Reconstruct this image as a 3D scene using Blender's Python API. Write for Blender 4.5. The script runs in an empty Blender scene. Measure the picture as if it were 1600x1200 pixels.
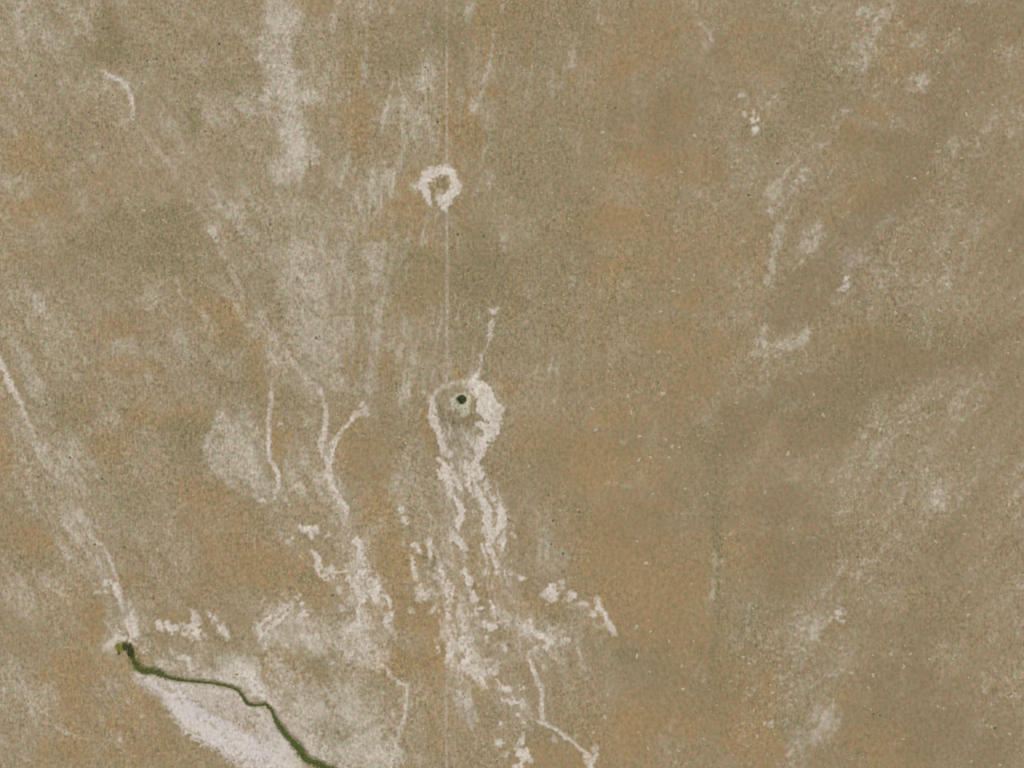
import bpy, math, random
import numpy as np

# ------------------------------------------------------------------ camera, world, sun, exposure
sc = bpy.context.scene
col = sc.collection
cam_d = bpy.data.cameras.new("camera")
cam = bpy.data.objects.new("camera", cam_d)
col.objects.link(cam)
cam.location = (0, 0, 4000)
cam_d.sensor_width = 36
cam_d.lens = 90.0
cam_d.clip_start = 10
cam_d.clip_end = 120000
sc.camera = cam

SUN_EL, SUN_AZ = 52.0, 35.0          # azimuth clockwise from north (+Y)
w = bpy.data.worlds.new("World")
sc.world = w
w.use_nodes = True
nt = w.node_tree
sky = nt.nodes.new("ShaderNodeTexSky")
sky.sky_type = 'NISHITA'
sky.sun_disc = False
sky.sun_elevation = math.radians(SUN_EL)
sky.sun_rotation = math.radians(SUN_AZ)
sky.dust_density = 2.0
bg = nt.nodes["Background"]
nt.links.new(sky.outputs[0], bg.inputs[0])
bg.inputs[1].default_value = 0.09
sd = bpy.data.lights.new("sun", 'SUN')
sd.energy = 3.2
sd.angle = math.radians(0.5)
sd.color = (1.0, 0.965, 0.9)
sun = bpy.data.objects.new("sun", sd)
col.objects.link(sun)
sun.rotation_euler = (math.radians(90 - SUN_EL), 0, math.radians(180 - SUN_AZ))
sc.view_settings.view_transform = 'Standard'
sc.view_settings.look = 'None'
sc.view_settings.exposure = -0.17
sc.view_settings.gamma = 1.0

# ------------------------------------------------------------------ helpers
KALB = 1.0


def lin(r, g, b):
    o = []
    for c in (r, g, b):
        c = c / 255.0
        o.append((c / 12.92 if c <= 0.04045 else ((c + 0.055) / 1.055) ** 2.4) * KALB)
    return tuple(o)


def tag(o, label=None, cat=None, group=None, kind=None):
    if label: o["label"] = label
    if cat: o["category"] = cat
    if group: o["group"] = group
    if kind: o["kind"] = kind
    return o


def W(px, py):
    """ground coordinates in metres of a map position (1 m = 1 unit of the map)"""
    return px - 800.0, 600.0 - py


TAB = [np.random.RandomState(100 + i).rand(256, 256).astype(np.float32) for i in range(12)]


def vnoise(x, y, s, seed):
    t = TAB[seed % 12]
    u = x / s + seed * 17.31
    v = y / s + seed * 5.77
    iu = np.floor(u).astype(np.int64); iv = np.floor(v).astype(np.int64)
    fu = (u - iu).astype(np.float32); fv = (v - iv).astype(np.float32)
    fu = fu * fu * (3 - 2 * fu); fv = fv * fv * (3 - 2 * fv)
    a = t[iu & 255, iv & 255]; b = t[(iu + 1) & 255, iv & 255]
    c = t[iu & 255, (iv + 1) & 255]; d = t[(iu + 1) & 255, (iv + 1) & 255]
    return (a * (1 - fu) + b * fu) * (1 - fv) + (c * (1 - fu) + d * fu) * fv * 1.0 - 0.5


def fbm(x, y, s, seed, oct=4, gain=0.55):
    r = 0; a = 1.0; tot = 0
    for i in range(oct):
        ca, sa = math.cos(0.6 * i + seed), math.sin(0.6 * i + seed)
        r = r + a * vnoise(x * ca - y * sa, x * sa + y * ca, s / 2 ** i, seed + i)
        tot += a; a *= gain
    return r / tot * 1.6


def sstep(a, b, v):
    t = np.clip((v - a) / (b - a), 0, 1)
    return t * t * (3 - 2 * t)


# ------------------------------------------------------------------ the ground grid (one graded sheet)
H = 1.5
XI, YI = 870.0, 675.0


def axis(half):
    inner = np.arange(-half, half + 0.01, H)
    out = [half]; st = H
    while out[-1] < 45000:
        st *= 1.17
        out.append(out[-1] + st)
    o = np.array(out[1:])
    return np.concatenate([-o[::-1], inner, o]), len(o), len(inner)


ax, ox, nxi = axis(XI)
ay, oy, nyi = axis(YI)
X, Y = np.meshgrid(ax, ay, indexing='ij')
PX = (X + 800.0).astype(np.float64)          # map coordinates
PY = (600.0 - Y).astype(np.float64)
NX, NY = X.shape
inframe = 1 - sstep(900, 1800, np.sqrt(X ** 2 + Y ** 2))

N40 = fbm(PX, PY, 44, 1, 4)
N40b = fbm(PX, PY, 50, 2, 4)
N120 = fbm(PX, PY, 150, 3, 5)
N120b = fbm(PX, PY, 150, 4, 5)
N12 = fbm(PX, PY, 13, 5, 3)
N12b = fbm(PX, PY, 13, 6, 3)
N5 = fbm(PX, PY, 5.5, 7, 2)
N3 = fbm(PX, PY, 3.6, 3, 1)
N20 = fbm(PX, PY, 24, 9, 3)
N20b = fbm(PX, PY, 24, 10, 3)
NV = fbm(PX * 2.6, PY * 0.8, 14, 8, 3)       # grain drawn out north to south
NS = fbm(PX * 2.8 + PY * 0.6, PY * 0.5, 60, 9, 4)
WX = PX + 5.0 * N12 + 14 * N40
WY = PY + 5.0 * N12b + 14 * N40b
LX = PX + 2.4 * N12 + 1.8 * N5               # small wobble for traced edges
LY = PY + 2.4 * N12b - 1.8 * N5

# run of the land: washes drawn out along the fall of each part of the plain


def run(theta, L, Wd, seed, oct=4):
    c_, s_ = math.cos(math.radians(theta)), math.sin(math.radians(theta))
    wx = PX + 14 * N40 + 4 * N12; wy = PY + 14 * N40b + 4 * N12b
    u = wx * c_ + wy * s_; v = -wx * s_ + wy * c_
    r = 0; a = 1.0; tot = 0
    for i in range(oct):
        r = r + a * vnoise(u, v * (L / Wd), L / 1.9 ** i, seed + i); tot += a; a *= 0.62
    return r / tot * 1.7


wR = sstep(960, 1260, PX + 60 * N120)
wL = 1 - sstep(380, 620, PX - 0.25 * (PY - 600) + 60 * N120b)
wC = np.clip(1 - wR - wL, 0, 1)
RUN = wR * run(-58, 130, 20, 1) + wL * run(55, 130, 18, 3) + wC * run(93 - 0.0, 130, 13, 5)
RUN2 = wR * run(-50, 60, 11, 6) + wL * run(60, 60, 10, 8) + wC * run(88, 70, 7, 2)
low = sstep(650, 850, PY) * wC
RUN = RUN * (1 - low) + low * run(72, 120, 14, 7)
VEIN = np.clip(1 - np.abs(wR * run(-62, 150, 34, 9, 3) + wL * run(52, 150, 30, 10, 3) + wC * run(86, 170, 26, 11, 3)) * 9, 0, 1) ** 1.5
VEIN *= np.clip(0.3 + 1.6 * N40b + 0.8 * N12, 0, 1)
HUM = np.clip(N5 * 1.3 + 0.5 * N12b - 0.12, 0, 1)          # knobby hummocks

# soil cover weights
pale = np.zeros_like(PX); ochre = np.zeros_like(PX); olive = np.zeros_like(PX)
dark = np.zeros_like(PX); salt = np.zeros_like(PX); smooth = np.zeros_like(PX)


def rng(c0, r, arr, sgn=1):
    lo, hi = c0 - r, c0 + r
    return lo, hi


def box(x0, x1, y0, y1):
    i0 = np.searchsorted(ax, x0 - 800.0); i1 = np.searchsorted(ax, x1 - 800.0)
    j0 = np.searchsorted(ay, 600.0 - y1); j1 = np.searchsorted(ay, 600.0 - y0)
    return slice(i0, i1), slice(j0, j1)


def blob(A, cx, cy, rx, ry, s, rot=0.0, edge=0.5):
    """add an irregular soft patch of a soil to a weight map"""
    m = max(rx, ry) * 1.9 + 30
    bx = box(cx - m, cx + m, cy - m, cy + m)
    c, sn = math.cos(math.radians(rot)), math.sin(math.radians(rot))
    dx = WX[bx] - cx; dy = WY[bx] - cy
    u = (dx * c + dy * sn) / rx; v = (-dx * sn + dy * c) / ry
    r = np.sqrt(u * u + v * v) + 0.6 * N40[bx] + 0.45 * N20[bx] + 0.3 * N12b[bx]
    A[bx] += s * (1 - sstep(1 - edge, 1 + edge * 0.9, r - 0.35 * RUN[bx])) * (1 + 0.8 * RUN2[bx])


def seg_field(pts, soft, jit=0.45, grow=1.0):
    """weight of a wobbling ribbon through (x, y, width[, strength]) points; one point = a patch"""
    P = [tuple(p) + ((1.0,) if len(p) == 3 else ()) for p in pts]
    P = [(p[0], p[1], p[2] * grow, p[3]) for p in P]
    mw = max(p[2] for p in P) + 14
    bx = box(min(p[0] for p in P) - mw, max(p[0] for p in P) + mw, min(p[1] for p in P) - mw, max(p[1] for p in P) + mw)
    x = LX[bx]; y = LY[bx]
    out = np.zeros_like(x)
    pairs = list(zip(P[:-1], P[1:])) if len(P) > 1 else [(P[0], P[0])]
    nn = N5[bx] * 1.2 + N12[bx] * 0.9 + N3[bx] * 0.7
    for a, b in pairs:
        dx, dy = b[0] - a[0], b[1] - a[1]
        L2 = dx * dx + dy * dy
        t = np.clip(((x - a[0]) * dx + (y - a[1]) * dy) / L2, 0, 1) if L2 > 0 else 0.0
        d = np.hypot(x - a[0] - t * dx, y - a[1] - t * dy)
        wd = (a[2] + (b[2] - a[2]) * t) * 0.5
        st = a[3] + (b[3] - a[3]) * t
        e = wd * (1 + jit * nn) - d
        out = np.maximum(out, st * sstep(-soft, soft * 0.6, e))
    return bx, out


def add_lines(A, lines, soft=2.5, jit=0.45, mul=1.0, grow=1.0):
    for pts in lines:
        bx, f = seg_field(pts, soft, jit, grow)
        A[bx] = np.maximum(A[bx], f * mul)


# ---- broad soils.  weights before the local patches
west = 1 - sstep(640, 1000, PX + 120 * N120)
pale += (0.30 + 0.2 * (1 - sstep(550, 720, PY))) * west * inframe + 0.45 * np.clip(N120, -0.2, 1) + 0.35 * N40 + 0.3 * N20 + 0.28 * N12 + 0.08 + (0.4 - 0.14 * wC - 0.12 * wR) * RUN + (0.26 - 0.12 * wC) * RUN2 + 0.4 * VEIN + 0.25 * N5 + wR * 1.6 * HUM * (0.5 + 0.5 * N120)
ochre += 0.2 - 0.3 * RUN - 0.25 * RUN2 + 0.4 * np.clip(N120b, -0.3, 1) + 0.35 * N40b + 0.3 * N20b - 0.1 * west + 0.10 * NS
olive += 0.22 + 0.5 * fbm(PX, PY, 90, 10, 5) + 0.2 * NV + 0.3 * N12b
dark += 0.14 + 0.3 * fbm(PX, PY, 120, 11, 5) - 0.12 * N20 - 0.45 * RUN - 0.35 * RUN2

for a in [  # pale grey silt
    (445, 30, 34, 48, .45), (425, 95, 22, 18, .35), (450, 125, 26, 30, .6), (440, 155, 34, 16, .6), (480, 155, 26, 12, .5), (458, 205, 22, 44, .6),
    (480, 240, 24, 28, .5), (436, 262, 26, 20, .5), (430, 60, 20, 60, .25), (100, 50, 70, 45, .15), (350, 170, 55, 40, .3), (260, 190, 40, 30, .2),
    (350, 330, 45, 55, .35, -50), (500, 420, 120, 110, .28), (560, 560, 130, 70, .35), (590, 350, 50, 60, .2), (460, 330, 50, 40, .2),
    (368, 690, 48, 42, .62, 30), (400, 745, 48, 22, .5, 40), (335, 710, 18, 22, .5), (475, 740, 38, 75, .36), (455, 640, 50, 50, .2), (630, 760, 34, 46, .3), (590, 830, 18, 20, .3),
    (45, 600, 14, 60, .3, -25), (75, 640, 30, 30, .25), (85, 715, 42, 38, .5), (85, 790, 52, 46, .3), (140, 760, 30, 30, .25), (125, 850, 36, 60, .42, -20), (40, 480, 60, 50, .3), (60, 560, 50, 40, .15),
    (60, 935, 55, 38, .36), (20, 900, 30, 30, .3), (8, 1060, 22, 44, .5), (62, 1092, 30, 26, .42), (38, 1155, 40, 30, .25), (185, 970, 24, 30, .3), (170, 1005, 20, 24, .5),
    (325, 1045, 78, 26, .62), (280, 1010, 40, 14, .3), (375, 1050, 40, 26, .5), (240, 1025, 20, 20, .35), (235, 945, 60, 20, .2), (280, 910, 18, 12, .35), (285, 885, 14, 16, .3),
    (470, 1090, 70, 60, .4), (500, 1130, 70, 60, .5), (570, 1130, 80, 70, .5), (530, 1180, 80, 40, .4), (600, 1175, 34, 26, .6), (450, 1000, 60, 40, .4), (530, 1010, 60, 34, .45), (560, 1000, 30, 40, .35), (660, 925, 30, 16, .35), (475, 930, 40, 40, .15),
    (730, 950, 40, 60, .3), (750, 1010, 40, 50, .25), (728, 1095, 18, 34, .5), (745, 1140, 14, 40, .3), (860, 1000, 40, 34, .3), (900, 1000, 55, 55, .36), (880, 960, 30, 30, .25), (940, 1010, 24, 40, .3), (880, 1070, 40, 40, .2), (800, 960, 26, 20, .4),
    (870, 830, 34, 60, .3), (850, 870, 30, 40, .25), (790, 880, 20, 30, .1), (700, 620, 60, 50, .1), (735, 690, 28, 26, .35), (700, 800, 40, 40, .2), (700, 860, 60, 50, .15),
    (1213, 320, 12, 46, .5, -8), (1205, 420, 10, 50, .45, 6), (1235, 280, 22, 34, .35, 30), (1262, 372, 30, 28, .4), (1272, 388, 13, 14, .6), (1280, 360, 7, 22, .5), (1245, 535, 30, 12, .75, -28), (1215, 545, 30, 18, .5),
    (1262, 522, 8, 12, .6), (1345, 50, 20, 50, .3, 25), (1440, 128, 17, 13, .7), (1436, 60, 20, 14, .4), (1330, 405, 20, 16, .45, -45), (1395, 192, 8, 7, .5), (1500, 330, 40, 40, .25), (1480, 432, 12, 16, .5),
    (1380, 350, 22, 10, .3, -35), (1540, 180, 60, 40, .25), (1490, 240, 40, 20, .3, -30), (1400, 680, 70, 60, .25), (1490, 640, 50, 26, .35), (1560, 720, 50, 60, .25), (1290, 745, 46, 16, .4), (1340, 790, 60, 30, .2), (1485, 780, 40, 30, .3), (1470, 790, 10, 12, .5),
    (1595, 800, 14, 50, .3), (1550, 930, 60, 60, .22), (1340, 910, 60, 40, .2), (1262, 975, 40, 28, .38), (1295, 1130, 26, 40, .6, 30), (1285, 1120, 16, 14, .6), (1250, 1170, 24, 34, .4), (1360, 1040, 50, 30, .25), (1200, 1000, 40, 60, .1),
    (1250, 15, 50, 20, .3), (1190, 120, 16, 16, .3), (1100, 60, 20, 30, .3), (1110, 70, 10, 10, .3), (1370, 18, 30, 14, .4), (870, 95, 40, 50, .35), (835, 130, 40, 30, .4), (980, 150, 30, 20, .3), (950, 310, 26, 16, .4), (820, 350, 30, 60, .2), (975, 550, 46, 26, .3), (970, 745, 40, 30, .3), (985, 790, 30, 14, .25), (1190, 540, 16, 40, .3), (1180, 620, 30, 20, .3), (1100, 330, 40, 40, .15), (660, 190, 30, 30, .3), (630, 230, 22, 30, .25), (590, 290, 14, 30, .3), (1010, 770, 20, 12, .3)]:
    blob(pale, *a[:5], *(a[5:]))
for a in [  # orange-brown sand
    (28, 238, 50, 22, .55), (15, 330, 60, 30, .6), (95, 320, 60, 30, .4), (60, 270, 46, 60, .4), (5, 100, 26, 22, .5), (180, 275, 60, 40, .3), (60, 400, 70, 16, .35), (345, 505, 46, 34, 1.0, 40), (335, 520, 22, 18, .4), (300, 470, 40, 14, .4, 45),
    (400, 570, 18, 50, .6), (415, 580, 20, 30, .3), (385, 545, 40, 16, .4), (200, 505, 60, 30, .3), (195, 570, 60, 14, .7), (180, 520, 30, 20, .4), (270, 652, 80, 16, .75), (250, 640, 60, 40, .35), (170, 700, 26, 34, .65), (120, 660, 26, 40, .4), (8, 710, 14, 30, 1.0), (5, 640, 22, 40, .5), (60, 850, 36, 26, .7), (30, 830, 60, 26, .35), (310, 768, 40, 26, .65), (340, 800, 60, 30, .4), (380, 860, 60, 40, .35),
    (432, 880, 46, 30, .5), (350, 880, 60, 40, .3), (430, 650, 20, 80, .3), (437, 690, 24, 20, .6), (555, 700, 32, 52, .75), (590, 760, 36, 60, .7), (600, 840, 34, 70, .75), (625, 900, 40, 50, .7), (590, 690, 40, 40, .3), (510, 920, 40, 34, .7), (445, 910, 40, 40, .3), (580, 955, 12, 16, .7), (590, 1000, 20, 40, .6, -20), (620, 1035, 42, 22, .85), (650, 960, 60, 30, .5), (680, 980, 40, 60, .4),
    (685, 1080, 26, 100, .4), (455, 1040, 60, 30, .4), (650, 285, 20, 26, 1.0), (640, 300, 40, 30, .5), (630, 340, 36, 36, .55), (575, 365, 22, 18, .9), (700, 420, 60, 60, .3), (665, 440, 30, 90, .4), (765, 60, 12, 60, .5), (768, 142, 11, 9, 1.0), (740, 190, 16, 50, .7), (760, 40, 60, 40, .3), (730, 340, 24, 26, .5), (735, 250, 40, 40, .25), (575, 160, 40, 20, .4), (520, 175, 50, 30, .4), (560, 200, 26, 60, .3), (490, 8, 40, 14, .5), (360, 60, 60, 60, .25), (310, 40, 30, 50, .25), (680, 690, 14, 60, .6, -15), (672, 660, 10, 40, .6), (720, 880, 24, 30, .5), (750, 860, 20, 60, .3), (660, 870, 12, 16, .6),
    (800, 940, 30, 20, .5), (850, 960, 40, 20, .6), (870, 1190, 70, 34, .65), (700, 1010, 10, 10, .3), (740, 1075, 24, 16, .7), (770, 1062, 12, 10, 1.0), (760, 900, 30, 40, .35), (940, 350, 52, 22, .7), (920, 345, 22, 14, .5), (1000, 420, 80, 70, .25), (970, 420, 40, 14, .4), (860, 690, 80, 36, .6), (930, 720, 60, 34, .6), (915, 750, 40, 30, .5), (1040, 520, 60, 26, .6), (1080, 555, 60, 60, .6), (1080, 470, 22, 12, .7), (1130, 430, 24, 70, .3), (910, 650, 60, 14, .4), (960, 655, 26, 12, .6), (940, 830, 50, 40, .6), (1010, 850, 60, 60, .5), (1090, 880, 50, 60, .5), (1000, 930, 80, 70, .75), (1060, 960, 60, 80, .65), (1030, 990, 50, 26, .4), (1100, 1020, 60, 60, .6), (1130, 1110, 60, 60, .6), (1020, 1110, 60, 50, .5), (970, 1150, 60, 40, .5), (1010, 760, 50, 60, .4), (1040, 790, 24, 12, .5), (1155, 770, 30, 20, .5),
    (1170, 900, 50, 40, .4), (1150, 850, 40, 50, .4), (1200, 1110, 26, 70, .85), (1180, 1170, 40, 50, .6), (1375, 1160, 70, 34, .8, 20), (1340, 1100, 40, 20, .5), (1350, 530, 44, 22, .9), (1400, 560, 50, 18, .75), (1440, 575, 40, 14, .4), (1340, 310, 40, 20, .9), (1300, 330, 30, 26, .4), (1400, 290, 60, 20, .5), (1370, 175, 34, 18, .8), (1335, 205, 20, 20, .9), (1340, 250, 60, 50, .35), (1180, 45, 46, 14, .8), (1160, 90, 34, 26, .5), (1205, 110, 16, 30, .6), (1050, 165, 34, 26, .6), (1080, 260, 60, 26, .5), (1020, 250, 46, 20, .6), (1000, 205, 36, 12, .5), (1165, 215, 16, 10, .7), (975, 105, 18, 10, 1.0), (1020, 60, 50, 50, .35), (930, 60, 40, 30, .3), (1190, 175, 20, 14, .6), (1400, 100, 40, 14, .3), (1255, 655, 30, 12, .6), (1310, 690, 40, 14, .5), (1262, 825, 14, 16, .8), (1205, 870, 16, 30, .7), (1000, 620, 100, 40, .25), (1180, 400, 30, 40, .3), (1220, 660, 60, 30, .2),
    (1440, 70, 120, 60, .25), (110, 1050, 44, 40, .7), (130, 1130, 60, 50, .6), (100, 1180, 60, 24, .6), (150, 975, 16, 30, 1.0), (110, 950, 40, 40, .4), (215, 1110, 50, 60, .5), (270, 1180, 60, 30, .4), (180, 1030, 60, 30, .35), (205, 905, 26, 10, .6), (275, 960, 24, 14, .7), (350, 930, 60, 30, .2)]:
    blob(ochre, *a[:4], a[4] * 1.3, *(a[5:]))
for a in [  # olive, thinly grassed ground
    (168, 45, 22, 46, .8), (185, 75, 40, 20, .5), (110, 90, 60, 30, .3), (310, 180, 17, 34, .9), (60, 25, 60, 20, .2), (340, 130, 60, 20, .3), (225, 345, 80, 34, .7), (215, 395, 90, 30, .6), (130, 385, 60, 20, .4), (290, 400, 60, 30, .4), (260, 330, 40, 20, .4), (330, 430, 60, 30, .3), (300, 670, 44, 24, .9), (330, 665, 24, 8, .7, -20), (285, 690, 40, 30, .5), (310, 715, 20, 20, .5), (455, 625, 22, 26, .7), (550, 45, 40, 30, .3), (560, 100, 40, 60, .25), (640, 60, 60, 60, .3), (700, 30, 50, 40, .5),
    (640, 420, 40, 60, .4), (655, 400, 20, 20, .4), (740, 400, 50, 60, .5), (740, 480, 60, 60, .5), (430, 360, 60, 30, .4), (440, 470, 26, 36, .5), (555, 405, 12, 26, .5), (400, 440, 30, 40, .3), (350, 570, 60, 50, .4), (380, 620, 34, 26, .4), (780, 540, 50, 60, .3), (780, 250, 50, 60, .35), (820, 60, 60, 80, .3), (850, 270, 60, 60, .25), (620, 100, 40, 26, .3), (915, 45, 22, 40, .6), (870, 190, 40, 60, .2), (955, 165, 12, 10, .8), (960, 195, 12, 12, .5), (870, 420, 60, 60, .4), (905, 330, 26, 30, .4), (970, 480, 30, 60, .45, 35), (840, 500, 40, 60, .3), (1040, 560, 40, 30, .3), (1125, 760, 22, 60, .5), (1122, 850, 9, 70, .9), (1125, 960, 12, 60, .6), (1080, 740, 40, 60, .3), (1120, 690, 50, 30, .4), (905, 800, 16, 30, .4), (870, 740, 30, 50, .3), (870, 970, 30, 22, .5), (980, 1020, 18, 12, .9), (945, 1020, 60, 40, .2), (1000, 1040, 60, 40, .3), (1240, 640, 60, 20, .5), (1280, 670, 60, 30, .5), (1350, 630, 50, 40, .5), (1460, 635, 20, 12, .6), (1330, 580, 60, 40, .4),
    (1380, 215, 60, 16, .3), (1300, 130, 60, 60, .25), (1185, 215, 30, 20, .6), (1370, 110, 12, 12, .6), (1270, 150, 60, 60, .3), (1470, 100, 16, 30, .5), (1420, 510, 60, 30, .4), (1510, 540, 60, 30, .4), (1355, 1120, 40, 30, .5), (1340, 960, 20, 20, .4), (1450, 960, 60, 40, .2), (1230, 1130, 24, 30, .5), (1180, 960, 40, 60, .4), (1110, 1060, 20, 70, .4), (480, 906, 18, 12, .7), (480, 1040, 40, 16, .5), (525, 1140, 30, 20, .5), (510, 1160, 40, 40, .3), (770, 1110, 20, 14, .7), (840, 1150, 40, 20, .5), (900, 1130, 40, 30, .4), (740, 640, 20, 30, .6), (690, 645, 10, 30, .6), (715, 655, 26, 14, .5), (60, 640, 30, 26, .4), (100, 650, 30, 40, .4), (50, 880, 40, 14, .6), (355, 1000, 16, 10, .4), (350, 1070, 30, 6, .2), (150, 740, 30, 14, .4), (200, 790, 60, 30, .2), (420, 820, 30, 20, .3), (670, 880, 14, 20, .8), (640, 825, 8, 12, .5)]:
    blob(olive, *a[:5], *(a[5:]))
for a in [  # darker, smoother brown ground of the flats in the east
    (1450, 180, 60, 26, .6, 20), (1500, 110, 60, 60, .45), (1530, 30, 90, 50, .6), (1420, 240, 50, 40, .6), (1390, 320, 60, 32, .75, -35), (1330, 370, 56, 32, .95, -40), (1300, 410, 50, 28, .7, -35), (1250, 450, 60, 28, .9, -30), (1260, 485, 60, 20, .9, -25), (1215, 480, 30, 30, .4), (1400, 560, 80, 34, .5), (1480, 570, 70, 30, .4), (1220, 610, 80, 24, .6, -15), (1160, 660, 50, 34, .6, -40), (1270, 680, 70, 34, .7), (1320, 610, 60, 20, .4), (1240, 790, 60, 30, .5), (1180, 800, 60, 60, .4), (1210, 880, 50, 40, .4), (1280, 860, 60, 20, .3), (1460, 880, 80, 40, .25), (1330, 940, 60, 30, .2), (1450, 1110, 90, 60, .55), (1500, 1170, 90, 40, .5), (1400, 1070, 60, 40, .4), (1440, 990, 60, 30, .4), (1590, 380, 20, 60, .5), (1540, 300, 40, 20, .3), (1590, 600, 40, 60, .3), (1350, 170, 60, 60, .3), (1070, 200, 60, 100, .3), (1000, 200, 60, 40, .3), (1010, 30, 30, 60, .3), (1130, 90, 20, 60, .4), (1080, 640, 80, 60, .2), (1010, 800, 60, 50, .4), (1060, 850, 60, 60, .3), (980, 690, 60, 26, .3), (1020, 1000, 60, 100, .3), (640, 950, 30, 30, .4), (590, 660, 30, 80, .25), (570, 730, 40, 40, .3), (130, 620, 50, 60, .2), (240, 560, 100, 80, .15), (60, 440, 60, 30, .1), (180, 40, 16, 30, .5), (315, 55, 14, 14, .5), (720, 90, 12, 60, .3), (700, 340, 12, 24, .5), (690, 338, 8, 12, .6), (690, 282, 9, 8, 1.1), (694, 291, 7, 8, .9), (1120, 1060, 60, 100, .2), (1010, 130, 50, 60, .2), (690, 500, 60, 60, .2), (780, 420, 60, 60, .25)]:
    blob(dark, *a[:5], *(a[5:])); blob(smooth, *a[:5], *(a[5:]))

east = sstep(1000, 1350, PX + 60 * N120)
dark += 0.22 * east
ochre -= 0.12 * east
pale += 0.10 * east
BD = np.zeros_like(PX); BP = np.zeros_like(PX)
add_lines(BD, [[(1500, 130, 30, .3), (1450, 230, 34, .45), (1400, 305, 40, .6), (1355, 365, 44, .7), (1300, 430, 44, .7), (1235, 482, 34, .6), (1200, 500, 20, .3)],
               [(1600, 505, 18, .4), (1500, 560, 26, .5), (1400, 588, 24, .4), (1300, 608, 26, .45), (1220, 622, 24, .5), (1165, 668, 34, .5), (1130, 720, 34, .35)],
               [(1600, 330, 20, .4), (1560, 400, 20, .3), (1590, 480, 16, .3)], [(1420, 1000, 30, .25), (1390, 1080, 34, .4), (1450, 1130, 50, .4), (1540, 1190, 50, .4)], [(1520, 780, 20, .25), (1470, 860, 26, .3), (1500, 900, 20, .2)],
               [(1050, 60, 16, .3), (1030, 200, 20, .3), (1070, 330, 14, .2)], [(1290, 840, 20, .3), (1220, 860, 26, .3), (1210, 960, 20, .2)]], 14, 0.9)
add_lines(BP, [[(1290, 490, 10, .4), (1325, 440, 12, .5), (1352, 395, 16, .6), (1395, 345, 14, .5), (1440, 300, 18, .4), (1500, 235, 30, .4), (1580, 190, 40, .35)],
               [(1195, 560, 16, .5), (1190, 620, 12, .35), (1280, 640, 8, .3)], [(1340, 20, 14, .35), (1345, 90, 12, .4), (1310, 180, 10, .35), (1262, 262, 12, .4), (1222, 320, 10, .45), (1206, 400, 8, .45), (1200, 500, 8, .35), (1185, 560, 10, .3)],
               [(1395, 640, 50, .3), (1500, 600, 50, .25)], [(1330, 860, 14, .25), (1280, 960, 24, .3), (1230, 1060, 14, .3), (1180, 1100, 10, .3)]], 8, 0.9)
dark += 1.4 * BD; pale += 0.75 * BP * np.clip(0.9 + 1.2 * N12 + N5, 0.1, 1.6)
# thin ochre and pale streaks in the upper middle
STK = np.clip(1 - np.abs(vnoise(PX + 0.14 * PY + 6 * N40, PY * 0.10, 15, 6)) * 7, 0, 1) * np.clip(0.2 + 2.2 * N40, 0, 1) * sstep(460, 560, PX) * (1 - sstep(900, 1000, PX)) * (1 - sstep(560, 700, PY))
STO = np.clip(1 - np.abs(vnoise(PX + 0.1 * PY + 6 * N40b, PY * 0.10, 19, 7)) * 6, 0, 1) * np.clip(0.2 + 2.2 * N40b, 0, 1) * sstep(480, 560, PX) * (1 - sstep(900, 1000, PX)) * (1 - sstep(560, 700, PY))
pale += 0.8 * STK; ochre += 1.1 * STO; pale -= 0.6 * STO
wedge = np.zeros_like(PX)
add_lines(wedge, [[(330, 695, 26, .8), (350, 700, 60, .75), (372, 700, 84, .7), (392, 715, 70, .6)], [(325, 715, 14, 1.0), (340, 738, 14, 1.), (362, 760, 12, .9), (385, 775, 14, .9), (405, 781, 10, .9)], [(345, 740, 26, .6), (385, 760, 36, .6)], [(322, 690, 10, .9)]], 3.5, 0.3)
wedge *= np.clip(0.8 + 0.8 * N20 - 0.5 * N5, 0.3, 1.2)
pale = np.maximum(pale, 0.0) + 0.5 * wedge
ochre -= 0.5 * wedge
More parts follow.
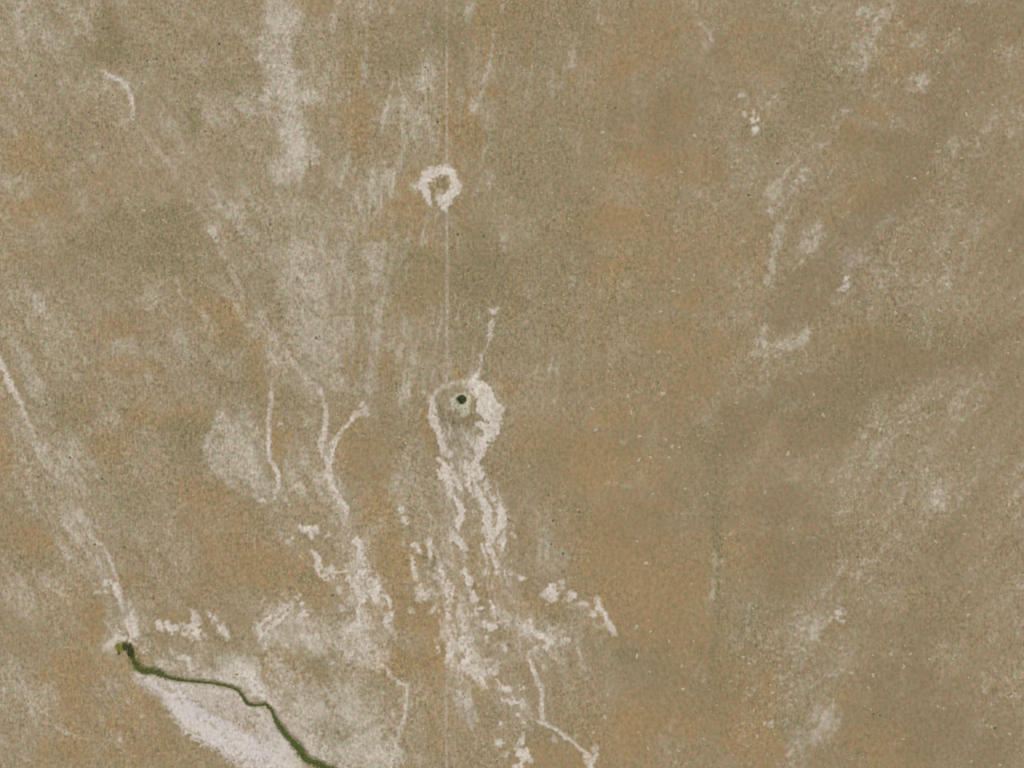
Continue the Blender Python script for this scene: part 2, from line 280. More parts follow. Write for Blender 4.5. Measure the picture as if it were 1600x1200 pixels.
# faint wandering tracks and washes: only a tint of the soil
FAINT = [
    [(705, 215, 2, .45), (705, 262, 2, .4)],
    
    
    [(570, 0, 10, .6), (573, 35, 8, .5), (571, 80, 6, .5), (569, 118, 7, .9), (565, 140, 7, .3), (548, 180, 4, .6), (542, 260, 5, .3), (530, 290, 5, .5)],
    [(678, 10, 3, .5), (672, 35, 4, .6), (662, 52, 3, .7), (650, 60, 3, .5)], [(615, 128, 3, .5), (610, 142, 4, .8), (603, 172, 5, .7), (597, 195, 4, .5), (595, 240, 4, .4), (607, 270, 4, .5), (606, 300, 4, .4)],
    [(786, 8, 4, .5), (772, 55, 3, .5), (765, 97, 4, .7), (758, 120, 3, .5), (752, 150, 3, .4), (753, 180, 2, .4)], [(768, 215, 5, .4), (757, 238, 4, .6), (750, 265, 3, .4)],
    [(712, 460, 2, .4), (716, 500, 2, .4), (722, 520, 2, .5)], [(742, 525, 2, .5), (740, 560, 2, .5), (735, 590, 3, .4)],
    [(694, 604, 3, .5), (682, 611, 4, .5), (675, 622, 4, .6)], [(705, 599, 4, .4), (722, 602, 6, .4)], [(651, 652, 3, .6), (658, 640, 4, .6), (662, 628, 4, .4)], [(663, 611, 5, .7)], [(655, 665, 4, .4), (650, 690, 4, .3)],
    [(285, 180, 2, .2), (250, 240, 3, .3)], [(30, 10, 12, .5), (25, 30, 8, .4)], [(66, 58, 5, .7), (73, 68, 3, .4)], [(30, 135, 4, .4), (42, 155, 4, .4)], [(141, 40, 2, .6), (140, 60, 2, .4)],
    [(225, 867, 3, .5), (245, 888, 3, .5), (262, 902, 3, .4), (290, 930, 2, .2)], [(85, 800, 3, .4), (120, 840, 4, .5), (145, 870, 3, .4), (170, 900, 4, .5)], [(60, 700, 3, .5), (90, 745, 4, .5), (110, 790, 3, .5), (128, 815, 5, .5)],
    [(95, 690, 3, .4), (110, 710, 3, .4), (140, 750, 3, .3), (155, 735, 3, .4)], [(260, 850, 4, .5), (270, 800, 3, .3), (300, 780, 3, .3)], [(163, 1060, 4, .6), (172, 1080, 6, .6), (182, 1105, 6, .5), (192, 1125, 6, .4), (187, 1150, 5, .7), (193, 1170, 4, .8), (205, 1198, 4, .7)],
    [(80, 1130, 3, .5), (115, 1150, 4, .5), (150, 1155, 3, .3)], [(50, 490, 3, .3), (57, 460, 5, .5), (62, 448, 4, .4)], [(1117, 862, 5, .6), (1117, 900, 5, .7), (1113, 935, 5, .5)], [(1130, 870, 4, .4), (1128, 930, 4, .3)],
    [(1095, 1035, 3, .5), (1088, 1055, 3, .4)], [(1101, 1040, 2, .4), (1101, 1068, 3, .8)], [(1050, 1125, 6, .5), (1050, 1145, 5, .4)], [(1160, 1100, 12, .4), (1175, 1075, 6, .5), (1192, 1065, 4, .4)], [(1164, 1115, 10, .4)], [(1170, 940, 4, .4), (1167, 985, 4, .4)],
    [(1203, 315, 4, .6), (1205, 345, 4, .7)], [(1240, 318, 4, .5), (1225, 345, 4, .5), (1217, 370, 4, .6), (1210, 400, 5, .6), (1207, 430, 4, .5)], [(1255, 260, 5, .6), (1240, 285, 6, .5)], [(1310, 205, 5, .6), (1307, 190, 4, .4)], [(1270, 210, 5, .5)], [(1340, 140, 4, .4), (1352, 110, 5, .5), (1365, 65, 6, .5), (1368, 20, 6, .4)],
    [(1240, 420, 5, .4), (1256, 405, 4, .5)], [(1088, 5, 4, .4), (1087, 30, 5, .4), (1105, 45, 5, .5), (1118, 70, 5, .4)], [(963, 685, 3, .4), (976, 692, 3, .6), (985, 682, 3, .5)], [(950, 755, 7, .5), (970, 757, 5, .4), (985, 762, 5, .4)], [(900, 1150, 3, .5), (910, 1135, 3, .4), (918, 1120, 3, .3)], [(1350, 724, 3, .4), (1370, 725, 2, .6)], [(1405, 1010, 2, .4)],
    [(862, 270, 3, .4), (858, 300, 4, .4)], [(895, 400, 3, .4), (897, 450, 4, .5)], [(885, 350, 5, .4)], [(1440, 340, 3, .3), (1410, 355, 4, .4)], [(720, 200, 2, .3)], [(1478, 1000, 2, .4), (1470, 1007, 2, .6), (1480, 1008, 2, .5)],
    [(860, 650, 4, .3)], [(395, 640, 4, .3), (380, 655, 5, .4), (370, 668, 5, .4)], [(348, 645, 4, .5), (320, 700, 8, .6), (330, 725, 8, .6), (350, 745, 6, .5), (360, 760, 5, .4)], [(395, 735, 6, .6), (400, 780, 5, .5), (412, 783, 4, .6)],
    [(432, 790, 4, .2), (440, 830, 4, .3), (452, 846, 4, .7), (464, 866, 5, .5), (478, 876, 5, .5), (487, 886, 4, .5)], [(275, 432, 5, .6), (281, 460, 4, 1.0), (286, 468, 5, .9), (298, 472, 4, .7), (312, 487, 4, .5), (325, 497, 3, .5)], [(420, 540, 3, .3), (424, 580, 3, .4), (425, 600, 4, .5)],
    [(860, 1080, 3, .3), (862, 1100, 3, .4)], [(845, 985, 30, .35), (868, 1005, 26, .35)], [(900, 985, 4, .4), (900, 1010, 5, .6), (906, 1025, 5, .6), (912, 1038, 8, .7), (922, 1050, 6, .6), (918, 1062, 5, .4)], [(880, 940, 10, .3), (912, 950, 12, .3)], [(975, 1035, 2.5, .6)],
    [(940, 1000, 14, .3)], [(727, 1080, 9, .5), (735, 1110, 10, .5), (742, 1150, 6, .4)], [(750, 960, 20, .25), (760, 1000, 24, .3), (790, 1040, 24, .25), (840, 1010, 20, .3)], [(700, 960, 22, .3), (712, 1030, 26, .3), (712, 1080, 20, .3)], [(690, 880, 12, .3), (700, 930, 20, .4)], [(800, 920, 14, .2), (798, 950, 14, .4), (815, 980, 20, .5)], [(785, 870, 3, .3)]]
tint = np.zeros_like(PX)
add_lines(tint, FAINT, 3.2, 0.7)
tint *= np.clip(0.62 + 0.9 * N20 + 0.9 * N5 + 0.5 * N12, 0.05, 1.0)

# ---- salt crusts and dry channels (each one also a sheet of its own, just proud of the soil)
FEAT = [
 ("track", "dead straight pale track running up and down the whole plain left of the middle", [
   [(698, -60, 3, .36), (698, 60, 3.2, .44), (698, 200, 3.2, .48), (698, 262, 3, .4)], [(698, 326, 3, .36), (699, 450, 4.2, .46), (698, 600, 3, .36)], [(697, 715, 2.4, .24), (697, 880, 3, .36), (698, 1000, 3, .28), (697, 1100, 3.4, .38), (698, 1260, 3, .34)]]),
 ("dry_channel", "long faint pale wash slanting across the upper left down to the white creek bed", [
   [(205, 188, 4, .3), (232, 216, 5, .36), (262, 250, 5, .3), (298, 310, 7, .36), (326, 350, 9, .42), (345, 380, 8, .42), (362, 425, 5, .36), (380, 458, 7, .44), (395, 472, 5, .36)], [(412, 500, 9, .42), (420, 512, 6, .45), (436, 532, 6, .55), (452, 556, 7, .6), (470, 582, 7, .7), (488, 600, 6, .65), (499, 606, 6, .6)]]),
 ("salt_crust", "broken white salt ring with a dark olive middle, alone on the upper track", [
   [(671, 318, 6), (668, 310, 8), (664, 302, 11), (660, 292, 14), (663, 279, 15), (668, 273, 11), (677, 270, 11), (690, 266, 12), (698, 264, 12), (706, 272, 10), (709, 282, 9), (712, 290, 14), (712, 296, 13), (706, 302, 12), (699, 308, 16), (696, 316, 16), (693, 323, 12), (696, 328, 5)],
   [(687, 304, 4), (686, 312, 5), (687, 320, 6)], [(718, 286, 5, .6)]]),
 ("salt_crust", "broad white salt crescent curving round the east side of the spring mound", [
   [(744, 586, 5), (740, 598, 13), (748, 605, 18), (758, 616, 25), (764, 630, 27), (767, 645, 24), (770, 660, 20), (766, 672, 25), (760, 682, 20), (754, 694, 15), (750, 705, 13), (746, 716, 10), (742, 727, 7)], [(752, 627, 12), (752, 640, 11)], [(747, 664, 8), (756, 666, 12)], [(738, 692, 8, .7)]]),
 ("salt_crust", "narrow white salt arc along the west side of the spring mound", [
   [(675, 622, 5, .7), (674, 632, 9), (676, 648, 10), (679, 664, 9), (685, 676, 8), (689, 691, 10), (696, 703, 8), (703, 710, 7)], [(675, 622, 5, .65), (682, 611, 5, .55), (694, 603, 5, .5), (706, 599, 5, .5), (722, 598, 6, .55), (736, 594, 7, .6)]]),
 ("dry_channel", "thin pale wash running north from the spring mound to a small white fan", [
   [(766, 484, 4), (772, 486, 8), (777, 482, 4, .7)], [(769, 500, 7), (767, 515, 5), (765, 530, 5), (760, 540, 3, .7), (754, 556, 3), (752, 575, 3), (747, 587, 5)]]),
 ("salt_crust", "western chain of white salt pans trailing south from the spring mound", [
   [(684, 716, 4), (689, 719, 6), (693, 726, 6), (697, 733, 14), (697, 743, 19), (700, 752, 12), (704, 764, 8), (705, 773, 8), (713, 782, 6), (718, 791, 8), (723, 798, 9), (720, 808, 8), (715, 816, 10), (714, 826, 8)],
   [(711, 744, 5), (716, 756, 6), (720, 766, 5)], [(688, 744, 8)], [(705, 724, 4), (706, 729, 4)]]),
 ("salt_crust", "middle tongue of white salt just below the spring mound, tapering southward", [
   [(728, 724, 7), (730, 734, 12), (731, 746, 11), (731, 758, 8), (734, 766, 7)], [(740, 727, 7), (739, 745, 6), (740, 756, 5)], [(738, 770, 4, .8), (740, 777, 3, .8)]]),
 ("salt_crust", "long eastern chain of white salt pans descending from the spring mound", [
   [(743, 757, 5), (747, 766, 7), (750, 776, 9), (755, 785, 8), (760, 794, 13), (761, 803, 14), (758, 815, 12), (762, 826, 12), (770, 834, 14), (765, 845, 9), (762, 856, 8), (770, 866, 5), (773, 879, 7), (775, 896, 6)],
   [(749, 733, 7), (749, 744, 11)], [(779, 790, 10), (783, 800, 12), (786, 812, 14), (781, 822, 11), (774, 830, 10)], [(761, 761, 8)], [(771, 779, 7)], [(786, 843, 8), (785, 856, 6)], [(780, 847, 4)], [(787, 829, 3), (787, 836, 3)], [(799, 834, 4), (803, 838, 4)],
   [(752, 851, 3), (756, 864, 3), (762, 880, 3, .7)]]),
 ("salt_crust", "slanting white salt patch between the two chains south of the spring mound", [
   [(706, 834, 8), (710, 840, 13), (717, 846, 11), (722, 852, 9), (727, 858, 7)]]),
 ("salt_crust", "two small cream salt spots standing alone on orange sand", [[(627, 797, 7)], [(632, 812, 7), (635, 817, 7)]]),
 ("salt_crust", "ragged small salt flecks beside a grey hollow west of the long chains", [
   [(648, 850, 6), (652, 856, 5), (656, 864, 4)], [(671, 840, 3), (672, 850, 8)], [(672, 860, 5), (673, 872, 4)], [(642, 868, 3, .6), (647, 882, 5), (647, 895, 6), (651, 906, 3)], [(685, 870, 5)], [(689, 894, 7), (692, 902, 5)], [(677, 902, 4), (681, 904, 3)], [(664, 885, 3, .7)]]),
 ("salt_crust", "grey white salt smear on orange ground left of the lower track", [
   [(657, 915, 4), (657, 926, 9, .8), (663, 932, 12, .8), (672, 922, 6, .7), (683, 928, 5, .8)], [(682, 945, 5, .6), (675, 955, 5, .7)], [(642, 955, 8, .6)]]),
 ("salt_crust", "two round white salt pans one above the other in the lower middle", [
   [(725, 893, 9), (729, 900, 9), (732, 909, 11)], [(738, 927, 8), (743, 936, 9)]]),
 ("salt_crust", "long pale salt strip following the lower straight track", [
   [(697, 910, 8), (704, 918, 12), (702, 930, 10, .8), (699, 945, 5), (699, 957, 7), (702, 972, 9), (708, 988, 9), (707, 1003, 9), (703, 1016, 12), (702, 1026, 13), (704, 1036, 10), (709, 1047, 5, .6)]]),
 ("salt_crust", "largest branching white salt flat right of the lower track", [
   [(719, 946, 4), (720, 957, 6), (724, 969, 9), (724, 983, 8), (724, 996, 12), (721, 1008, 10), (728, 1018, 15), (732, 1028, 18), (723, 1040, 14), (737, 1046, 14), (750, 1048, 13), (768, 1049, 8), (776, 1053, 4)], [(734, 1000, 10)],
   [(754, 1032, 6, .8), (766, 1035, 6, .8), (776, 1037, 8, .8)], [(744, 1055, 10), (752, 1062, 7), (758, 1071, 6), (762, 1074, 4)], [(772, 1046, 12, .7)]]),
 ("salt_crust", "scattered small white salt spots between the two lower chains", [
   [(751, 951, 7)], [(765, 938, 3), (768, 947, 5), (773, 955, 8)], [(757, 972, 6), (763, 979, 10), (772, 981, 10)], [(683, 997, 4), (684, 1008, 4), (684, 1018, 3)], [(789, 1015, 5), (787, 1006, 4, .7)], [(758, 890, 3), (757, 898, 3)], [(763, 888, 2.5), (763, 900, 3)], [(815, 903, 8)], [(760, 995, 3), (761, 1003, 2)], [(686, 955, 2.5), (686, 975, 2.5, .6)]]),
 ("salt_crust", "pinkish white salt fan in a brown flat east of the lower chains", [
   [(812, 977, 9, .7), (821, 981, 13), (827, 971, 7), (830, 984, 8), (840, 990, 9), (851, 998, 8), (857, 1003, 10), (853, 1011, 8), (862, 1000, 10, .7)], [(808, 962, 5, .6), (813, 990, 8, .5)], [(875, 995, 6, .5), (888, 1000, 4, .8)]]),
 ("dry_channel", "winding white creek bed bending south near the bottom edge", [
   [(840, 1010, 4, .7), (831, 1014, 4), (826, 1024, 4, .8), (830, 1036, 5), (834, 1050, 6), (841, 1064, 6), (847, 1076, 6), (847, 1091, 5), (846, 1104, 7), (847, 1119, 6), (849, 1126, 3)]]),
 ("track", "thin pale track running down to the southeast from the white creek bed", [
   [(838, 1126, 3, .8), (850, 1130, 4), (867, 1139, 4), (880, 1149, 5), (892, 1157, 4), (905, 1169, 4), (913, 1175, 5)]]),
 ("salt_crust", "small forked white salt patch at the end of the thin pale track", [
   [(914, 1176, 6), (920, 1184, 8), (923, 1193, 7), (921, 1210, 7)], [(930, 1168, 7, .7), (929, 1184, 8, .8)]]),
 ("salt_crust", "white salt bar lying crosswise above the bottom edge", [
   [(777, 1064, 6, .8), (782, 1077, 5, .7)], [(788, 1076, 8), (796, 1077, 7)], [(786, 1091, 6), (797, 1094, 9), (806, 1094, 10), (814, 1097, 10), (817, 1103, 6)], [(816, 1076, 8, .9)], [(803, 1084, 8, .6)]]),
 ("salt_crust", "drop shaped white salt patch cut by the bottom edge", [
   [(808, 1118, 6), (813, 1122, 4), (815, 1128, 3), (819, 1131, 7)], [(818, 1148, 4, .8), (815, 1158, 7), (812, 1168, 10), (812, 1177, 11)], [(821, 1172, 8), (822, 1180, 11), (815, 1190, 6)], [(828, 1189, 8, .8)], [(812, 1197, 8), (803, 1199, 5)], [(782, 1132, 7)], [(782, 1161, 9)], [(791, 1179, 8, .6)], [(865, 1156, 7, .5)]]),
 ("salt_crust", "square white salt pan at the head of an eastern string of flecks", [
   [(847, 930, 5, .6), (860, 922, 16), (861, 929, 17), (866, 936, 8)], [(877, 909, 7, .8)], [(880, 918, 5, .7)]]),
 ("salt_crust", "curved string of white salt flecks edging orange sand in the lower middle", [
   [(894, 931, 10)], [(908, 943, 4), (917, 946, 4)], [(935, 935, 5, .7), (935, 949, 8), (945, 961, 7), (948, 970, 6), (956, 981, 7), (960, 990, 6, .8)], [(927, 961, 9, .8)]]),
 ("dry_channel", "white creek bed flowing south through the west of the plain", [
   [(499, 606, 6, .7), (501, 615, 6), (507, 630, 6, .7), (510, 645, 6), (508, 660, 7, .8), (507, 675, 8), (503, 690, 7), (502, 706, 6), (508, 716, 6), (513, 726, 8), (514, 740, 8), (515, 752, 8), (521, 763, 8), (527, 775, 9), (534, 786, 10), (540, 796, 10), (539, 806, 9, .7), (541, 825, 8, .5)]]),
 ("dry_channel", "hooked pale side channel with a small white fan at its head", [
   [(566, 630, 6), (569, 640, 10), (576, 646, 4)], [(566, 645, 8), (557, 647, 8), (550, 654, 5), (543, 664, 4), (535, 670, 5), (529, 680, 7), (523, 690, 8), (520, 700, 7), (517, 712, 6), (515, 724, 6)]]),
 ("dry_channel", "westernmost slender pale channel ending in a hooked tip", [
   [(425, 610, 5, .6), (423, 630, 6, .8), (420, 655, 5, .8), (420, 680, 6), (419, 705, 5, .9), (423, 720, 4, .8), (429, 730, 6), (435, 742, 5), (436, 755, 5), (432, 767, 5), (429, 780, 4)], [(412, 783, 7, .8), (405, 783, 5, .6)], [(438, 662, 5, .6)]]),
 ("salt_crust", "isolated lumpy white salt patch with a tail on the western slope", [
   [(471, 823, 6), (477, 826, 11), (483, 827, 9), (487, 836, 5), (488, 842, 3)], [(493, 825, 7), (496, 832, 5, .7)], [(512, 836, 6, .8)], [(452, 845, 5, .8), (457, 839, 3)]]),
 ("salt_crust", "triangular white salt patch joined by a thin line to a creek bed", [
   [(486, 863, 5), (494, 868, 7), (498, 878, 8), (500, 888, 12), (506, 894, 12)], [(515, 893, 6), (521, 889, 6), (523, 895, 4), (535, 894, 2.5), (549, 893, 2.5)], [(512, 905, 6, .8)], [(520, 900, 6, .7)], [(495, 878, 6, .7)]]),
 ("salt_crust", "wedge of white salt widening south where the creek bed ends", [
   [(551, 846, 5), (557, 842, 7), (560, 850, 9), (562, 862, 9), (564, 874, 10, .9), (566, 884, 12, .9), (566, 892, 14)], [(556, 880, 8, .6), (553, 890, 8, .6)], [(570, 893, 4), (578, 893, 3)]]),
 ("salt_crust", "large lobed white salt pan in the southwest with a dark spot near its top", [
   [(545, 903, 8), (551, 913, 8), (558, 921, 9), (564, 930, 9), (568, 937, 7), (562, 945, 4), (560, 955, 6), (559, 968, 6), (562, 978, 6)], [(558, 903, 6), (570, 904, 4), (584, 906, 5)], [(586, 910, 9), (588, 920, 12), (586, 930, 13), (588, 938, 8)], [(566, 912, 6, .7)], [(575, 922, 6, .5)], [(572, 933, 6)], [(530, 917, 5, .7), (529, 928, 4, .7)]]),
 ("salt_crust", "ear shaped white salt loop east of the lobed pan", [
   [(599, 932, 5, .8), (605, 934, 6), (608, 942, 6), (609, 952, 7), (611, 960, 8), (605, 968, 7), (601, 974, 8)], [(600, 944, 7, .8)], [(606, 978, 4), (618, 990, 5, .5)]]),
 ("salt_crust", "feathery white salt streaks fanning southwest in the lower left", [
   [(468, 930, 5, .8), (462, 936, 6, .8), (456, 939, 5, .7), (445, 948, 7, .8), (436, 955, 6), (427, 961, 6), (418, 967, 5), (409, 975, 5), (404, 983, 5)], [(470, 941, 7)], [(476, 958, 9), (470, 963, 7)], [(455, 952, 5, .7), (443, 963, 6), (434, 971, 7), (424, 978, 5, .8), (410, 988, 5), (403, 999, 5)],
   [(466, 970, 6, .8), (476, 974, 6, .7), (486, 975, 7, .8)], [(465, 985, 8, .6), (473, 988, 6, .6)], [(495, 996, 6, .9)], [(430, 990, 6, .6), (436, 1000, 5, .6)], [(415, 1014, 4, .6)], [(438, 1030, 5, .6)], [(462, 1000, 8, .4)], [(535, 950, 8, .6), (541, 955, 5, .5)]]),
 ("salt_crust", "mottled pale salt apron below the lobed pan", [
   [(541, 985, 8, .7), (551, 980, 9, .8), (563, 980, 9), (571, 982, 6, .8)], [(562, 992, 8, .6), (574, 1000, 13, .7), (566, 1012, 14, .6), (572, 1025, 16, .6), (580, 1040, 12, .6)], [(586, 1010, 6, .7), (590, 1024, 7, .8), (596, 1036, 6, .9)], [(535, 1010, 8, .5), (545, 1025, 10, .4)], [(520, 1035, 5, .6)], [(555, 1050, 6, .5)]]),
 ("dry_channel", "kinked thin white channel running off the bottom edge below the salt apron", [
   [(596, 1037, 4), (604, 1044, 4), (610, 1056, 4), (618, 1062, 4), (626, 1069, 4), (637, 1071, 6, .8), (637, 1083, 5, .8), (635, 1095, 6, .9), (633, 1108, 6, .9), (632, 1120, 6, .8), (626, 1140, 6, .8), (620, 1160, 5, .8), (613, 1185, 5, .8), (610, 1210, 5, .8)], [(592, 1172, 18, .5), (600, 1182, 14, .5)]]),
 ("track", "pale track coming in from the left edge and fading downhill", [
   [(-60, 470, 7), (-20, 530, 7), (0, 562, 7, .9), (12, 592, 9), (18, 603, 9), (26, 618, 7, .8), (34, 634, 6, .8), (42, 655, 5, .8), (47, 668, 5, .8), (54, 684, 3, .7)]]),
 ("track", "faint pale cattle track dropping to the head of the green creek", [
   [(130, 806, 3, .5), (138, 815, 4, .6), (142, 835, 4, .6), (150, 846, 4, .7), (160, 853, 3, .7), (166, 862, 4, .7), (172, 877, 5, .8), (178, 892, 4, .8), (184, 906, 3, .7)]]),
 ("salt_crust", "white salt slope leading down to the head of the green creek", [
   [(164, 909, 6, .8), (172, 912, 8), (180, 918, 11), (185, 927, 10, .9), (188, 940, 6, .7), (191, 952, 6, .6)], [(148, 926, 3, .6), (168, 926, 3, .7)], [(196, 935, 4, .6), (204, 946, 4, .7), (210, 958, 4, .7)], [(205, 962, 9, .8), (207, 975, 13), (207, 988, 13), (208, 998, 14), (214, 1006, 8)], [(196, 998, 6, .9), (184, 996, 7, .8), (176, 1004, 9, .8), (168, 1008, 9, .7)], [(227, 1000, 5, .5), (233, 1006, 5, .7)], [(225, 1018, 9, .7), (220, 1008, 7, .5)]]),
 ("salt_crust", "long jagged white salt bar above the green creek", [
   [(248, 974, 8), (250, 981, 7)], [(260, 975, 8), (262, 984, 8), (272, 984, 9), (281, 981, 10), (292, 983, 13), (303, 984, 16), (308, 988, 12), (300, 997, 6, .8)], [(301, 957, 8, .8), (304, 965, 10, .8), (307, 974, 10, .8)], [(318, 992, 8, .5)]]),
 ("salt_crust", "short slanting white salt patch right of the jagged bar", [
   [(326, 961, 4), (334, 964, 5), (340, 972, 8), (342, 980, 6, .8), (349, 984, 8), (354, 992, 7, .9), (357, 999, 5, .6)], [(346, 974, 6, .8)]]),
 ("salt_crust", "thin bent white salt fleck between the jagged bar and the green creek", [
   [(266, 1015, 3, .7), (274, 1024, 5, .8), (284, 1026, 7, .8), (293, 1029, 7, .8), (295, 1038, 5, .8), (298, 1048, 5, .7), (303, 1054, 4, .6)]]),
 ("salt_crust", "smooth white salt bank along the north side of the green creek", [
   [(352, 1046, 10, .5), (372, 1038, 16, .7), (384, 1050, 20, .9), (394, 1064, 20), (402, 1078, 20), (414, 1088, 14), (424, 1096, 12), (435, 1106, 10, .7)], [(445, 1120, 8, .5), (456, 1140, 8, .5), (490, 1175, 10, .6), (505, 1183, 8, .6)], [(325, 1055, 14, .5), (350, 1062, 10, .7), (370, 1068, 8, .7)]]),
 ("salt_crust", "broad bright white salt pan filling the south side of the green creek", [
   [(212, 1053, 6, .7), (222, 1062, 10, .9), (240, 1066, 14), (262, 1076, 24), (275, 1092, 26), (290, 1112, 34), (312, 1132, 40), (345, 1152, 44), (385, 1172, 48, .95), (420, 1188, 44, .9), (450, 1202, 30, .8)],
   [(270, 1072, 16, .7), (310, 1082, 30, .55), (345, 1100, 50, .45), (385, 1125, 60, .45), (415, 1150, 60, .5), (440, 1175, 50, .65)], [(320, 1078, 12, .7), (360, 1082, 14, .7), (400, 1112, 20, .7), (440, 1160, 14, .8)]]),
 ("salt_crust", "tiny pair of brilliant white salt scalds in the north east", [[(1181, 186, 9), (1183, 187, 8)], [(1180, 203, 8), (1177, 208, 5, .8)], [(1164, 178, 6, .7)], [(1159, 150, 6, .7)], [(1176, 170, 3, .7), (1177, 178, 3, .7)]]),
 ("salt_crust", "lone small bright white scald on the edge of the dark brown band", [[(1323, 434, 6, .9), (1320, 444, 10), (1316, 450, 7)], [(1310, 452, 4, .6)]]),
 ("salt_crust", "faint grey white scald by the right hand stony flats low down", [[(1314, 960, 14, .8)], [(1318, 957, 7, .8)]]),
 ("salt_crust", "thin white fleck at the upper left with a bent tail", [[(160, 110, 3, .7), (170, 117, 4), (182, 122, 4), (190, 127, 4), (199, 134, 4), (202, 145, 4, .7), (205, 155, 5), (208, 168, 4, .8), (208, 184, 3, .7)]]),
]
owner = np.full(PX.shape, -1, np.int16)
chan = np.zeros_like(PX)
BEST = np.zeros_like(PX)
mot = 0.86 - 0.45 * np.clip(N5 + 0.9 * N12, -0.3, 1)
for k, (nm, lb, lines) in enumerate(FEAT):
    f = np.zeros_like(PX)
    bright = "broad bright" in lb or "smooth white" in lb
    straight = lb.startswith("dead straight")
    if straight: _a, _b = LX, LY; LX, LY = PX, PY
    add_lines(f, lines, 1.6 if straight else 3.5 if not bright else 9.0, 0.15 if straight else 0.75 if not bright else 0.6, 1.0, 1.15 if nm == "salt_crust" and not bright else 1.0)
    if straight: LX, LY = _a, _b
    if 'long faint' in lb: f *= 0.95 * np.clip(0.7 + 1.2 * N20 + 0.8 * N5, 0.25, 1.2)
    if straight: f *= np.clip(0.85 + 0.9 * N40 + 0.4 * N5, 0.5, 1.1)
    if nm == 'salt_crust' and not bright and 'crescent' not in lb and 'ring' not in lb: f = f * np.clip(1.12 + 1.5 * N12b + 1.1 * N3 + 0.8 * N20b, 0.12, 1.0)
    f = f * (np.clip(mot, 0.5, 1.0) if not bright else np.clip(mot - 0.7 * N20 - 0.5 * N5 - 0.8 * run(35, 50, 6, 5, 3) - 0.5 * N3 + 0.05, 0.3, 1.0))
    if nm == "track": f *= 0.9
    if nm == "dry_channel": f *= np.clip(0.86 + 0.6 * N20 + 0.3 * N3, 0.4, 1)
    if 'running north' in lb: f *= 0.75
    take = (f > (0.36 if nm == 'salt_crust' else 0.15)) & (f > BEST)
    owner[take] = k
    BEST = np.maximum(BEST, f)
    salt = np.maximum(salt, f)
    if nm == "dry_channel": chan = np.maximum(chan, f)

# halo of thin salt round the crusts, and the south pan's grey mottling
S2 = np.zeros_like(PX)
add_lines(S2, [[(700, 735, 26, .3), (712, 800, 34, .3), (705, 870, 50, .25), (715, 960, 60, .3), (725, 1030, 60, .3), (760, 1060, 40, .25), (810, 1110, 50, .2)],
               [(735, 735, 40, .3), (765, 810, 50, .35), (768, 880, 40, .25), (800, 960, 50, .3), (850, 1010, 60, .3)],
               [(560, 860, 34, .3), (560, 910, 60, .35), (585, 935, 50, .3), (570, 1010, 70, .3)], [(440, 975, 70, .3), (490, 980, 50, .25)], [(725, 665, 60, .22), (735, 700, 40, .3)],
               [(690, 295, 46, .22)], [(515, 700, 20, .3), (520, 760, 20, .3), (545, 860, 20, .2)], [(205, 980, 34, .35), (180, 1005, 30, .4)], [(250, 1050, 50, .3), (330, 1080, 60, .3), (400, 1120, 90, .25), (450, 1180, 90, .25)]], 16, 0.5)
THR = np.clip(1 - np.abs(run(70, 46, 7, 4, 3)) * 4.5, 0, 1) ** 2
THL = np.clip(1 - np.abs(run(57, 60, 7, 2, 3)) * 4.5, 0, 1) ** 2
S3 = np.zeros_like(PX)
add_lines(S3, [[(30, 640, 30, .35), (75, 720, 80, .4), (115, 800, 90, .4), (155, 880, 60, .4)], [(10, 900, 60, .3), (70, 940, 90, .35)], [(0, 1050, 70, .3), (60, 1100, 60, .3)]], 18, 0.6)
S2 = S2 * (1 + 1.0 * N12 + 0.5 * N40) * (0.45 + 1.5 * THR) + 0.55 * S3 * (0.1 + 1.5 * THL) * np.clip(0.8 + N20, 0.2, 1.4)
S4 = np.zeros_like(PX)
add_lines(S4, [[(444, -10, 26, .4), (446, 30, 34, .45), (440, 60, 24, .4), (438, 92, 40, .45), (450, 120, 30, .7), (436, 156, 52, .5), (470, 152, 26, .5), (505, 160, 12, .4)], [(410, 92, 14, .4)], [(464, 180, 16, .6), (456, 205, 26, .65), (460, 225, 34, .6), (482, 240, 34, .45), (438, 262, 18, .5), (430, 276, 8, .4)],
               [(571, 0, 12, .3), (572, 36, 10, .3)], [(568, 90, 5, .4), (569, 118, 7, .6)], [(1262, 388, 18, .35), (1280, 370, 10, .3), (1278, 350, 8, .25)], [(1225, 545, 18, .35), (1245, 535, 22, .4), (1262, 520, 10, .35)], [(1325, 425, 10, .3), (1345, 400, 16, .3)], [(1285, 1122, 18, .4), (1305, 1130, 10, .35), (1300, 1150, 12, .3), (1260, 1150, 20, .25)],
               [(450, 1150, 30, .3), (600, 1180, 44, .35), (520, 1120, 60, .35)], [(440, 1060, 50, .4), (490, 1110, 70, .5), (560, 1160, 80, .5)], [(1468, 790, 16, .35)], [(1395, 192, 9, .35)], [(1438, 130, 24, .3)], [(1480, 435, 16, .3)], [(1258, 985, 14, .25), (1272, 972, 10, .3), (1250, 970, 8, .3)]], 7, 0.7)
S2 = S2 + 0.52 * S4 * np.clip(0.85 + 1.1 * N12 + 1.0 * N5 + 0.5 * N3, 0.1, 1.3)
DK = np.zeros_like(PX)
add_lines(DK, [[(690, 283, 17, 1.3)], [(695, 290, 10, 1.2)], [(675, 296, 8), (676, 306, 7), (679, 316, 5)], [(735, 655, 30, .7), (712, 652, 24, .7), (742, 635, 8, .8)]], 3, 0.5)
S2 *= 1 - 0.9 * DK
S2 = np.clip(S2, 0, 1)

